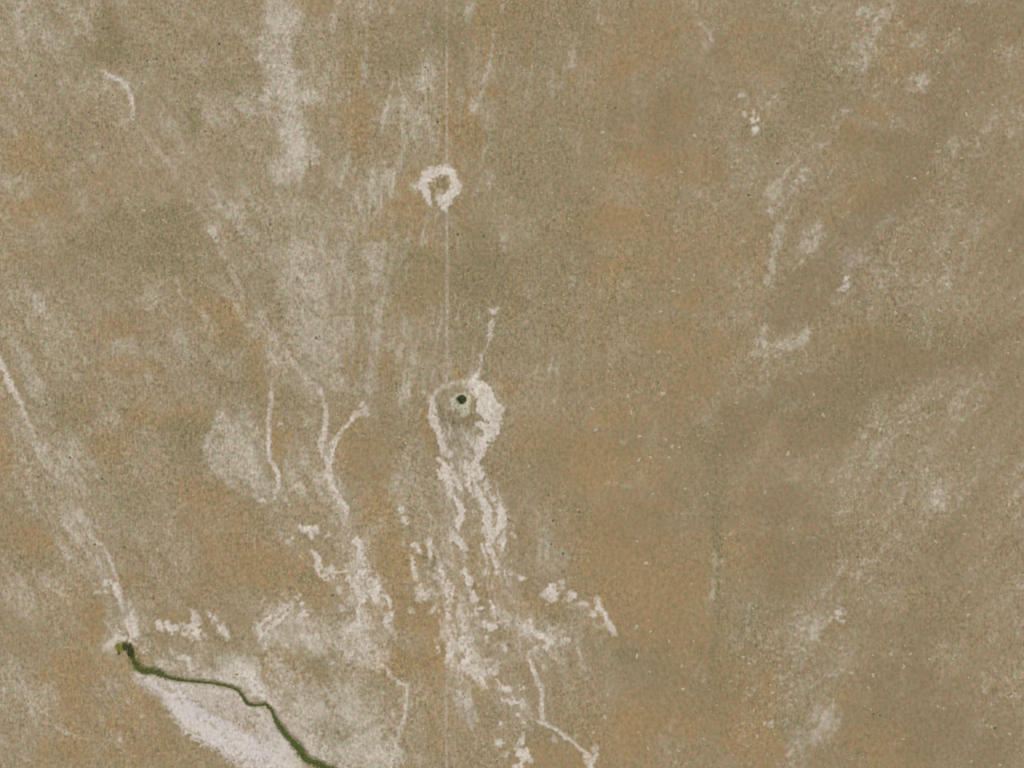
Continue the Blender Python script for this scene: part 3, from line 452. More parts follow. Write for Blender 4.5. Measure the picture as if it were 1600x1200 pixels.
# hollow olive ring round the spring: pale clay rim and the trampled dark patch
rim = np.zeros_like(PX)
add_lines(rim, [[(722, 628, 29, 1.0)], [(725, 641, 17, .8)]], 3, 0.3)
core = np.zeros_like(PX)
add_lines(core, [[(721, 625, 14, 1.0)]], 2.5, 0.15)
add_lines(olive, [[(712, 655, 14, 1.3), (730, 655, 16, 1.3), (742, 642, 10, 1.3), (744, 628, 8, 1.2)], [(690, 640, 10, 1.2), (693, 655, 8, 1.1)]], 4, .4)
add_lines(dark, [[(735, 662, 12, 1.0), (742, 672, 8, 1.0)], [(728, 654, 8, .8)]], 3, .4)
add_lines(dark, [[(553, 906, 4, 1.2)], [(576, 915, 5, .9)], [(577, 897, 3, 1.1), (584, 899, 3, .8)], [(734, 772, 3, .8)], [(714, 960, 3, .7), (713, 1020, 3, .9)], [(669, 885, 10, .9), (680, 885, 7, .8)]], 2, .3)

stream_pts = [(201, 1013, 7), (206, 1025, 8), (212, 1036, 9), (217, 1044, 10.5), (226, 1049, 10), (236, 1049, 10), (246, 1050, 9.5), (257, 1056, 7), (270, 1060, 5), (285, 1063, 4.4), (300, 1064, 4), (330, 1067, 3.4), (350, 1070, 4), (362, 1074, 3.4),
              (372, 1078, 4), (380, 1089, 4.4), (388, 1100, 4.4), (400, 1102, 4), (414, 1100, 4.4), (424, 1108, 5.4), (432, 1127, 6.5), (446, 1147, 9), (464, 1165, 11), (478, 1186, 11.5), (498, 1194, 11), (515, 1202, 12), (545, 1222, 12), (590, 1262, 13)]
wet = np.zeros_like(PX)
add_lines(wet, [[(a, b, c * 1.15 + 1.5, .8) for a, b, c in stream_pts]], 4, .2)
add_lines(wet, [[(190, 1012, 15, .5)]], 4, .2)

# relief in metres
Z = 2.2 * fbm(PX, PY, 260, 7, 3) + 0.35 * fbm(PX, PY, 40, 2, 2) + 0.10 * N12
d = np.hypot(PX - 722, PY - 640)
Z += 4.0 * np.exp(-(d / 52) ** 2) + 1.5 * np.exp(-(np.hypot(PX - 688, PY - 295) / 26) ** 2)
Z -= 1.2 * np.exp(-(np.hypot(PX - 721, PY - 625) / 7) ** 2)
Z += 60 * fbm(PX, PY, 5000, 1, 3) * sstep(2500, 12000, np.sqrt(X ** 2 + Y ** 2))
Z -= 0.5 * chan + 0.9 * sstep(0.2, 0.8, wet)
Z = Z.astype(np.float32)

dark = dark + 0.8 * DK; olive = olive + 0.5 * DK
pale = pale - 0.6 * DK
pale_w = np.clip(pale * 1.1 + 0.6 * tint, 0, 1.6)
ochre_w = np.clip(ochre - 0.3 * tint, 0, 1.2)
olive_w = np.clip(olive, 0, 1.2)
dark_w = np.clip(dark, 0, 1.2)
salt_w = np.clip(np.maximum(salt, S2 * 0.9) + 0.0 * tint, 0, 1)
salt_w = np.maximum(salt_w, 0.38 * tint)
grain = np.clip(0.6 + 0.45 * west + 0.8 * N120 + 0.9 * N40b + 0.5 * N20b - 0.75 * np.clip(smooth, 0, 1) + 0.35 * olive - 0.3 * np.clip(ochre, 0, 1), 0.08, 1.3)
streak = np.clip(NV * 0.5 + 0.5, 0, 1)
LIL = np.zeros_like(PX)
add_lines(LIL, [[(222, 1062, 14, .7), (262, 1078, 30, .9), (290, 1108, 40, 1.), (330, 1140, 44, 1.), (385, 1172, 50, .95), (430, 1196, 40, .9)], [(300, 1082, 26, .4), (350, 1100, 44, .35), (400, 1135, 50, .35), (440, 1172, 40, .7)], [(390, 1060, 16, .5), (405, 1080, 16, .6)]], 14, 0.5)
PANM = np.clip(0.75 - 0.9 * N12 - 1.0 * N5 + 0.8 * N20 + 0.9 * vnoise(PX + 0.5 * PY, PY - 0.5 * PX, 1.0, 3) * 0 - 0.9 * run(35, 50, 6, 5, 3), 0.03, 1)
LIL *= 0.8 * np.clip(PANM - 0.4 * N3 + 0.05, 0.0, 1)
SA = np.stack([pale_w / 1.6, ochre_w / 1.2, olive_w / 1.2, dark_w / 1.2], -1).astype(np.float32)
SB = np.stack([salt_w, np.maximum(np.clip(wet * 0.8, 0, 1), 0.55 * core), grain / 1.3, rim], -1).astype(np.float32)


def zat(px, py):
    x, y = W(px, py)
    i = int(np.clip(np.searchsorted(ax, x), 1, NX - 1)); j = int(np.clip(np.searchsorted(ay, y), 1, NY - 1))
    return float(Z[i, j])


# ------------------------------------------------------------------ materials
def new_mat(name, rough=0.95):
    m = bpy.data.materials.new(name); m.use_nodes = True
    n = m.node_tree.nodes; l = m.node_tree.links
    b = n["Principled BSDF"]
    b.inputs["Roughness"].default_value = rough
    b.inputs["Specular IOR Level"].default_value = 0.15
    return m, n, l, b


def mix(n, l, fac, a, b, mode='MIX'):
    m = n.new("ShaderNodeMix"); m.data_type = 'RGBA'; m.blend_type = mode
    m.clamp_factor = True
    for sock, v in ((m.inputs[0], fac), (m.inputs[6], a), (m.inputs[7], b)):
        if isinstance(v, (int, float)): sock.default_value = v
        elif isinstance(v, tuple): sock.default_value = tuple(v) + (1.0,)
        else: l.new(v, sock)
    return m.outputs[2]


def mth(n, l, op, a, b=0.0, c=0.0, clamp=False):
    m = n.new("ShaderNodeMath"); m.operation = op; m.use_clamp = clamp
    for i, v in enumerate((a, b, c)):
        if i >= len(m.inputs): break
        if isinstance(v, (int, float)): m.inputs[i].default_value = v
        else: l.new(v, m.inputs[i])
    return m.outputs[0]


def noise(n, l, vec, scale, detail=2.0, rough=0.55):
    t = n.new("ShaderNodeTexNoise")
    t.inputs["Scale"].default_value = scale
    t.inputs["Detail"].default_value = detail
    t.inputs["Roughness"].default_value = rough
    l.new(vec, t.inputs["Vector"])
    return t


def mapping(n, l, vec, scale, rot=0.0, loc=(0, 0, 0)):
    m = n.new("ShaderNodeMapping")
    m.inputs["Scale"].default_value = scale
    m.inputs["Rotation"].default_value = (0, 0, rot)
    m.inputs["Location"].default_value = loc
    l.new(vec, m.inputs["Vector"])
    return m.outputs[0]


C_BASE = lin(155, 136, 105)
C_PALE = lin(172, 160, 137)
C_OCHRE = lin(162, 134, 91)
C_OLIVE = lin(140, 128, 94)
C_DARK = lin(137, 120, 91)
C_SALT = lin(212, 201, 186)
C_SILT = lin(188, 177, 156)
C_WET = lin(96, 96, 52)
C_RIM = lin(176, 171, 142)

soil, n, l, bsdf = new_mat("desert_soil")
tc = n.new("ShaderNodeTexCoord").outputs["Object"]
A1 = n.new("ShaderNodeAttribute"); A1.attribute_name = "soil_a"
A2 = n.new("ShaderNodeAttribute"); A2.attribute_name = "soil_b"
s1 = n.new("ShaderNodeSeparateColor"); l.new(A1.outputs["Color"], s1.inputs[0])
s2 = n.new("ShaderNodeSeparateColor"); l.new(A2.outputs["Color"], s2.inputs[0])
PALE, OCHRE, OLIVE, DARK = s1.outputs[0], s1.outputs[1], s1.outputs[2], A1.outputs["Alpha"]
SALT, WETA, GRAIN, RIM = s2.outputs[0], s2.outputs[1], s2.outputs[2], A2.outputs["Alpha"]
A3 = n.new("ShaderNodeAttribute"); A3.attribute_name = "soil_c"
LILAC = A3.outputs["Fac"]
nf = noise(n, l, mapping(n, l, tc, (0.24, 0.19, 0.2)), 1.0, 1.5, 0.5)
nm_ = noise(n, l, mapping(n, l, tc, (0.105, 0.085, 0.1), 0.3, (7, 3, 0)), 1.0, 3.0, 0.6)
nh = noise(n, l, mapping(n, l, tc, (0.10, 0.10, 0.1), 0.8, (40, 9, 0)), 1.0, 2.0)
nv = noise(n, l, mapping(n, l, tc, (0.34, 0.055, 0.1), 0.05, (3, 80, 0)), 1.0, 2.0)
mfin = nf.outputs["Fac"]
# weights broken up by noise
jit = mth(n, l, 'MULTIPLY_ADD', nm_.outputs["Fac"], 0.7, -0.35)


def wjit(src, k=1.0, amp=0.5):
    v = mth(n, l, 'MULTIPLY', src, k)
    j = mth(n, l, 'MULTIPLY', jit, amp)
    f = mth(n, l, 'MULTIPLY', v, mth(n, l, 'ADD', 1.0, mth(n, l, 'MULTIPLY', j, 2.2)))
    return mth(n, l, 'ADD', f, 0.0, clamp=True)


c = mix(n, l, wjit(PALE, 1.15, -.6), C_BASE, C_PALE)
c = mix(n, l, wjit(OCHRE, .75, .6), c, C_OCHRE)
c = mix(n, l, mth(n, l, 'MULTIPLY_ADD', PALE, 2.2, -1.1, clamp=True), c, C_SILT)
c = mix(n, l, wjit(OLIVE, .95, .8), c, C_OLIVE)
c = mix(n, l, wjit(DARK, .62, .5), c, C_DARK)
# hue drift: rosy clay against greenish silt
hr = n.new("ShaderNodeMapRange"); l.new(nh.outputs["Fac"], hr.inputs[0])
hr.inputs[1].default_value = 0.36; hr.inputs[2].default_value = 0.64
hue = mix(n, l, hr.outputs[0], (0.945, 1.015, 0.94), (1.065, 0.975, 1.02))
c = mix(n, l, 1.0, c, hue, 'MULTIPLY')
# salt
c = mix(n, l, RIM, c, C_RIM)
sfac = mth(n, l, 'MULTIPLY', SALT, mth(n, l, 'MULTIPLY_ADD', nf.outputs["Fac"], 0.75, 0.60), clamp=True)
saltc = mix(n, l, nh.outputs["Fac"], lin(209, 205, 186), lin(217, 199, 187))
c = mix(n, l, sfac, c, saltc)
c = mix(n, l, LILAC, c, lin(204, 195, 189))
wf = mth(n, l, 'MULTIPLY', WETA, mth(n, l, 'MULTIPLY_ADD', nf.outputs["Fac"], 0.8, 0.6), clamp=True)
c = mix(n, l, wf, c, C_WET)
# grain
g = mth(n, l, 'ADD', mth(n, l, 'MULTIPLY_ADD', mfin, 1.0, -0.5), mth(n, l, 'ADD', mth(n, l, 'MULTIPLY_ADD', nm_.outputs["Fac"], 0.7, -0.35), mth(n, l, 'MULTIPLY_ADD', nv.outputs["Fac"], 0.5, -0.25)))
nk = noise(n, l, mapping(n, l, tc, (0.15, 0.13, 0.1), 1.1, (13, 55, 0)), 1.0, 3.0, 0.65)
knob = n.new("ShaderNodeMapRange"); l.new(nk.outputs["Fac"], knob.inputs[0])
knob.inputs[1].default_value = 0.3; knob.inputs[2].default_value = 0.72
knob.inputs[3].default_value = -0.17; knob.inputs[4].default_value = 0.17
g = mth(n, l, 'ADD', g, 0.0)
g = mth(n, l, 'MULTIPLY_ADD', mth(n, l, 'MULTIPLY', g, mth(n, l, 'MULTIPLY_ADD', GRAIN, 1.0, 0.22)), 0.9, 1.0)
sdamp = mth(n, l, 'MULTIPLY_ADD', SALT, -0.65, 1.0, clamp=True)
g = mth(n, l, 'ADD', mth(n, l, 'MULTIPLY', mth(n, l, 'ADD', mth(n, l, 'ADD', g, -1.0), knob.outputs[0]), sdamp), 1.0)
vm = n.new("ShaderNodeVectorMath"); vm.operation = 'SCALE'
l.new(c, vm.inputs[0]); l.new(g, vm.inputs["Scale"])
l.new(vm.outputs[0], bsdf.inputs["Base Color"])
bmp = n.new("ShaderNodeBump"); bmp.inputs["Strength"].default_value = 0.25; bmp.inputs["Distance"].default_value = 0.6
l.new(nf.outputs["Fac"], bmp.inputs["Height"]); l.new(bmp.outputs[0], bsdf.inputs["Normal"])


def mesh_np(name, verts, faces4=None, faces3=None):
    me = bpy.data.meshes.new(name)
    me.vertices.add(len(verts))
    me.vertices.foreach_set("co", np.ascontiguousarray(verts, dtype=np.float32).ravel())
    F = faces4 if faces4 is not None else faces3
    k = F.shape[1]
    me.loops.add(F.size)
    me.loops.foreach_set("vertex_index", np.ascontiguousarray(F, dtype=np.int32).ravel())
    me.polygons.add(len(F))
    me.polygons.foreach_set("loop_start", np.arange(0, F.size, k, dtype=np.int32))
    me.update(calc_edges=True)
    return me


def put_attr(me, name, data):
    a = me.attributes.new(name, 'FLOAT_COLOR', 'POINT')
    a.data.foreach_set("color", np.ascontiguousarray(data, dtype=np.float32).ravel())


def put_f(me, name, data):
    a = me.attributes.new(name, 'FLOAT', 'POINT')
    a.data.foreach_set("value", np.ascontiguousarray(data, dtype=np.float32))


def link(name, me, mat, parent=None):
    o = bpy.data.objects.new(name, me)
    col.objects.link(o)
    if mat: me.materials.append(mat)
    if parent: o.parent = parent
    return o


# ------------------------------------------------------------------ ground sheet
V = np.stack([X, Y, Z], -1).reshape(-1, 3)
idx = np.arange(NX * NY).reshape(NX, NY)
F4 = np.stack([idx[:-1, :-1], idx[1:, :-1], idx[1:, 1:], idx[:-1, 1:]], -1).reshape(-1, 4)
me = mesh_np("ground", V, F4)
me.polygons.foreach_set("use_smooth", np.ones(len(F4), bool))
put_attr(me, "soil_a", SA.reshape(-1, 4)); put_attr(me, "soil_b", SB.reshape(-1, 4)); put_f(me, "soil_c", LIL.ravel())
tag(link("ground", me, soil), "wide brown and grey desert plain seen from high above", "ground", kind="structure")

# crust and channel sheets
own_c = owner[:-1, :-1]
inner = np.zeros_like(own_c, bool)
inner[ox:ox + nxi - 1, oy:oy + nyi - 1] = True
Fg = F4.reshape(NX - 1, NY - 1, 4)
SAf = SA.reshape(-1, 4); SBf = SB.reshape(-1, 4)
for k, (nm, lb, lines) in enumerate(FEAT):
    sel = Fg[(own_c == k) & inner]
    if len(sel) == 0: continue
    u, inv = np.unique(sel, return_inverse=True)
    vv = V[u].copy(); vv[:, 2] += 0.05
    m2 = mesh_np(nm, vv, inv.reshape(-1, 4))
    m2.polygons.foreach_set("use_smooth", np.ones(len(sel), bool))
    put_attr(m2, "soil_a", SAf[u]); put_attr(m2, "soil_b", SBf[u]); put_f(m2, "soil_c", LIL.ravel()[u])
    cat = {"salt_crust": "salt crust", "dry_channel": "dry channel", "track": "track"}[nm]
    tag(link(nm, m2, soil), lb, cat, kind="structure")


# straight station track, a shallow graded strip
def strip(name, pts, mat, lift, label, cat, sub=6):
    P = []
    for a, b in zip(pts[:-1], pts[1:]):
        m = max(1, int(math.hypot(b[0] - a[0], b[1] - a[1]) / sub))
        for i in range(m):
            t = i / m
            P.append([a[q] + (b[q] - a[q]) * t for q in range(3)])
    P.append(list(pts[-1]))
    P = np.array(P, float)
    T = np.gradient(P[:, :2], axis=0); T /= np.linalg.norm(T, axis=1)[:, None] + 1e-9
    Nn = np.stack([-T[:, 1], T[:, 0]], 1)
    vs = []; K = 3
    for p, q in zip(P, Nn):
        for s in np.linspace(-0.5, 0.5, K):
            px, py = p[0] + q[0] * s * p[2], p[1] + q[1] * s * p[2]
            x, y = W(px, py)
            vs.append((x, y, zat(px, py) + lift))
    fs = []
    for i in range(len(P) - 1):
        for j in range(K - 1):
            a = i * K + j
            fs.append((a, a + 1, a + K + 1, a + K))
    m2 = mesh_np(name, np.array(vs), np.array(fs))
    return tag(link(name, m2, mat), label, cat, kind="structure")


water, wn, wl, wb = new_mat("creek_water", 0.12)
wb.inputs["Base Color"].default_value = (0.03, 0.04, 0.02, 1)
wb.inputs["Specular IOR Level"].default_value = 0.5
strip("water", [(a, b, c * 0.55) for a, b, c in stream_pts], water, 0.25, "narrow dark creek water almost hidden under its green reeds", "creek")

# ------------------------------------------------------------------ vegetation
rs = np.random.RandomState(5)


def leaf_mat(name, c1, c2, scale=0.6):
    m, n, l, b = new_mat(name, 0.9)
    a = n.new("ShaderNodeAttribute"); a.attribute_name = "leaf_tone"
    t = n.new("ShaderNodeTexCoord").outputs["Object"]
    nz = noise(n, l, t, scale, 2.0)
    f = mth(n, l, 'ADD', mth(n, l, 'MULTIPLY', a.outputs["Fac"], 0.7), mth(n, l, 'MULTIPLY_ADD', nz.outputs["Fac"], 0.8, -0.25), clamp=True)
    l.new(mix(n, l, f, c1, c2), b.inputs["Base Color"])
    return m


M_REED = leaf_mat("green_reeds", (0.11, 0.135, 0.034), (0.27, 0.31, 0.075))
M_DARKREED = leaf_mat("dark_reeds", (0.05, 0.065, 0.026), (0.15, 0.17, 0.07))
M_YELLOW = leaf_mat("yellow_green_leaves", (0.26, 0.27, 0.03), (0.52, 0.50, 0.07))
M_TREE = leaf_mat("dark_tree_leaves", (0.05, 0.075, 0.024), (0.14, 0.17, 0.05))
M_WOOD, n, l, b = new_mat("grey_wood")
l.new(mix(n, l, noise(n, l, n.new("ShaderNodeTexCoord").outputs["Object"], 4.0).outputs["Fac"], (0.11, 0.085, 0.06), (0.2, 0.165, 0.12)), b.inputs["Base Color"])


def leaves(centres, radii, heights, per, size, rs):
    """many small leaf faces spread through clump volumes; centres Nx3 are the clump bases"""
    N = len(centres)
    ci = np.repeat(np.arange(N), per)
    M = len(ci)
    ang = rs.rand(M) * 2 * np.pi
    rr = np.sqrt(rs.rand(M))
    hh = rs.rand(M) ** 0.8
    r = rr * np.sqrt(np.clip(1 - hh ** 2 * 0.8, 0.05, 1))
    c = centres[ci] + np.stack([np.cos(ang) * r * radii[ci], np.sin(ang) * r * radii[ci], hh * heights[ci]], 1)
    s = (size * (0.6 + 0.8 * rs.rand(M)))[:, None]
    d1 = rs.randn(M, 3); d1 /= np.linalg.norm(d1, axis=1)[:, None]
    d2 = rs.randn(M, 3); d2 -= (d2 * d1).sum(1)[:, None] * d1; d2 /= np.linalg.norm(d2, axis=1)[:, None]
    v = np.stack([c - d1 * s - d2 * s * 0.4, c + d1 * s - d2 * s * 0.3, c + d1 * s * 0.2 + d2 * s], 1).reshape(-1, 3)
    f = np.arange(M * 3).reshape(-1, 3)
    tone = np.repeat(np.clip(0.25 + 0.5 * rs.rand(N)[ci] + 0.35 * (rs.rand(M) - 0.5), 0, 1), 3)
    return v, f, tone


def foliage_mesh(name, cen, rad, hei, per, size, rs):
    v, f, tone = leaves(np.array(cen, float), np.array(rad, float), np.array(hei, float), per, size, rs)
    me = mesh_np(name, v, faces3=f)
    a = me.attributes.new("leaf_tone", 'FLOAT', 'POINT')
    a.data.foreach_set("value", tone.astype(np.float32))
    return me


# reeds along the creek: one uncountable mass
cen, rad, hei = [], [], []
for a, b in zip(stream_pts[:-1], stream_pts[1:]):
    L = math.hypot(b[0] - a[0], b[1] - a[1])
    m = int(L * (0.55 * (a[2] + b[2]) / 2 + 1.2))
    for i in range(m):
        t = rs.rand()
        wd = a[2] + (b[2] - a[2]) * t
        wd *= 1 + 0.22 * math.sin(0.23 * (a[0] + L * t)) + 0.22 * math.sin(0.61 * (a[0] + L * t) + 1) + 0.3 * (rs.rand() - .5)
        off = np.clip(rs.randn() * 0.23, -0.6, 0.6) * wd
        nx_, ny_ = -(b[1] - a[1]) / L, (b[0] - a[0]) / L
        px, py = a[0] + (b[0] - a[0]) * t + nx_ * off, a[1] + (b[1] - a[1]) * t + ny_ * off
        x, y = W(px, py)
        cen.append((x, y, zat(px, py) + 0.1)); rad.append((0.7 + 0.7 * rs.rand()) * min(1.3, 0.35 + wd / 8)); hei.append(0.8 + 0.8 * rs.rand())
me = foliage_mesh("reed_bed", cen, rad, hei, 22, 0.42, rs)
tag(link("reed_bed", me, M_REED), "winding ribbon of green reeds lining the creek across the white salt pan", "reeds", kind="stuff")


def tapered(p0, p1, r0, r1, k=7):
    a = np.linspace(0, 2 * np.pi, k, endpoint=False)
    p0 = np.array(p0); p1 = np.array(p1)
    v = [p0 + np.array([math.cos(t) * r0, math.sin(t) * r0, 0]) for t in a] + [p1 + np.array([math.cos(t) * r1, math.sin(t) * r1, 0]) for t in a]
    f = [(i, (i + 1) % k, k + (i + 1) % k, k + i) for i in range(k)]
    return v, f


def wood_mesh(name, height, r, limbs, rs):
    vs, fs = [], []
    def add(p0, p1, a, b):
        v, f = tapered(p0, p1, a, b)
        o = len(vs); vs.extend(v); fs.extend([tuple(q + o for q in ff) for ff in f])
    add((0, 0, -0.4), (0.1, 0.05, height), r, r * 0.55)
    for i in range(limbs):
        t = rs.rand() * 6.28; z0 = height * (0.45 + 0.5 * rs.rand())
        add((0.05, 0.02, z0), (math.cos(t) * height * 0.6, math.sin(t) * height * 0.6, z0 + height * 0.6), r * 0.45, r * 0.12)
    return mesh_np(name, np.array(vs), np.array(fs))


def tree(name, px, py, R, Hh, mat, label, cat, group=None, seed=1, clumps=16, crown="crown", dens=70, leaf=.42):
    r = np.random.RandomState(seed)
    root = bpy.data.objects.new(name, None); col.objects.link(root)
    x, y = W(px, py); root.location = (x, y, zat(px, py))
    tag(root, label, cat, group)
    link("trunk", wood_mesh("trunk", Hh * 0.5, 0.06 * R + 0.05, 5, r), M_WOOD, root)
    cc, rr, hh = [], [], []
    for i in range(clumps):
        a = r.rand() * 6.28; q = math.sqrt(r.rand()) * R * 0.72
        cc.append((math.cos(a) * q, math.sin(a) * q, Hh * (0.25 + 0.45 * r.rand() * (1 - q / R))))
        rr.append(R * (0.22 + 0.2 * r.rand())); hh.append(Hh * (0.25 + 0.2 * r.rand()))
    link(crown, foliage_mesh(crown, cc, rr, hh, dens, leaf, r), mat, root)
    return root


tree("bush", 187, 1011, 8.0, 3.6, M_YELLOW, "bright yellow green bush at the very head of the green creek", "bush", None, 11, 16, "foliage", 80)
tree("tree", 199, 1008, 9.0, 5, M_TREE, "dark green tree beside the yellow green bush, upper of the pair", "tree", None, 12, 18)
tree("tree", 204, 1019, 9.0, 5, M_TREE, "dark green tree below its twin where the reed ribbon begins", "tree", None, 13, 18)
tree("bush", 186, 1020, 4.0, 2.0, M_REED, "low olive bush just under the bright yellow green bush", "bush", None, 15, 10, "foliage", 60)
# spring: pool with a dense dark thicket on it
a = np.linspace(0, 2 * np.pi, 28, endpoint=False)
pv = [(0, 0, 0.5)] + [(math.cos(t) * 4.2 * (1 + .1 * math.sin(3 * t)), math.sin(t) * 4.0 * (1 + .08 * math.cos(2 * t)), 0.5) for t in a]
pf = np.array([(0, i + 1, (i + 1) % 28 + 1) for i in range(28)])
pm = mesh_np("water", np.array(pv), faces3=pf)
po = link("water", pm, water)
po.location = (*W(721, 624.5), float(Z[np.searchsorted(ax, -79), np.searchsorted(ay, -24)]) + 0.0)
tag(po, "tiny dark pool of the spring inside its pale clay rim", "pool", kind="structure")
tree("reed_thicket", 721.5, 624, 8.6, 2.2, M_DARKREED, "round dark green reed thicket in the middle of the spring mound", "reeds", None, 21, 34, "foliage", 70)

# ------------------------------------------------------------------ single shrubs that read as dark specks
proto = []
for s in range(4):
    r = np.random.RandomState(40 + s)
    cc, rr, hh = [], [], []
    for i in range(7):
        q = math.sqrt(r.rand()) * 1.2; t = r.rand() * 6.28
        cc.append((math.cos(t) * q, math.sin(t) * q, 0.15)); rr.append(0.6 + 0.4 * r.rand()); hh.append(0.3 + 0.3 * r.rand())
    proto.append((foliage_mesh("foliage", cc, rr, hh, 26, 0.3, r), wood_mesh("stem", 0.6, 0.08, 4, r)))
M_SHRUB = leaf_mat("grey_green_shrub", (0.22, 0.21, 0.15), (0.33, 0.31, 0.23))
for a_, b_ in proto:
    a_.materials.append(M_SHRUB); b_.materials.append(M_WOOD)
shr = [(105, 252), (85, 257), (145, 270), (160, 230), (170, 230), (129, 247), (246, 92), (119, 37), (61, 37), (375, 92), (322, 205), (333, 206), (244, 482), (370, 362), (75, 205), (228, 235), (283, 235),
       (230, 95), (222, 130), (85, 110), (56, 118), (140, 175), (188, 177), (300, 170), (343, 68), (450, 98), (530, 31), (503, 60), (510, 340), (512, 62), (422, 350), (437, 475), (466, 500), (494, 528), (440, 495), (560, 400), (620, 600), (650, 470), (665, 105), (655, 115), (684, 190),
       (160, 748), (200, 745), (215, 690), (90, 645), (73, 632), (110, 665), (100, 620), (80, 705), (60, 745), (85, 762), (148, 850), (195, 855), (247, 850), (110, 715), (30, 560), (44, 1096), (520, 930), (780, 400), (770, 360), (756, 368), (715, 366), (840, 420), (905, 355), (905, 310), (930, 125), (915, 170), (962, 168), (1052, 505), (1170, 305), (1215, 255), (1210, 190), (1290, 485), (1320, 365), (1360, 470), (1096, 705), (857, 774), (864, 813), (862, 850), (880, 865), (905, 800), (1340, 870), (1462, 840), (1365, 1115), (1375, 1118), (1555, 1137), (1310, 120)]
for i, (px, py) in enumerate(shr):
    root = bpy.data.objects.new("saltbush", None); col.objects.link(root)
    x, y = W(px, py); root.location = (x, y, zat(px, py))
    s = 0.75 + 0.7 * rs.rand() ** 2; root.scale = (s * (1 + .3 * rs.rand()), s, s); root.rotation_euler = (0, 0, rs.rand() * 6.28)
    for kk, nme in ((0, "foliage"), (1, "stem")):
        o = bpy.data.objects.new(nme, proto[i % 4][kk]); col.objects.link(o); o.parent = root
    tag(root, "small dark grey green bush standing alone as a speck on the plain", "bush", "single dark bushes dotted over the plain")

# ------------------------------------------------------------------ pale stone outcrops
M_ROCK, n, l, b = new_mat("pale_stone")
oi = n.new("ShaderNodeObjectInfo")
nz = noise(n, l, n.new("ShaderNodeTexCoord").outputs["Object"], 0.9, 3.0)
c1 = mix(n, l, oi.outputs["Random"], lin(166, 153, 124), lin(190, 176, 150))
c1 = mix(n, l, mth(n, l, 'MULTIPLY', nz.outputs["Fac"], 0.7), c1, lin(170, 156, 128))
l.new(c1, b.inputs["Base Color"])


def rock(r):
    K, R_ = 14, 5
    vs = [(0, 0, 0.55)]; ph = r.rand(3) * 6.28
    for j in range(1, R_ + 1):
        q = j / R_
        for i in range(K):
            t = i / K * 2 * math.pi
            rad_ = q * (1 + .22 * math.sin(2 * t + ph[0]) + .16 * math.sin(3 * t + ph[1]) + .1 * math.sin(5 * t + ph[2]))
            z = 0.6 * math.sqrt(max(0, 1 - q ** 2.2)) + 0.12 * (r.rand() - .5) - (0.25 if j == R_ else 0)
            vs.append((rad_ * math.cos(t), rad_ * math.sin(t), z))
    fs = [(0, 1 + i, 1 + (i + 1) % K) for i in range(K)]
    for j in range(R_ - 1):
        for i in range(K):
            a0 = 1 + j * K + i; a1 = 1 + j * K + (i + 1) % K
            fs += [(a0, a0 + K, a1 + K), (a0, a1 + K, a1)]
    return mesh_np("limestone_outcrop", np.array(vs), faces3=np.array(fs))


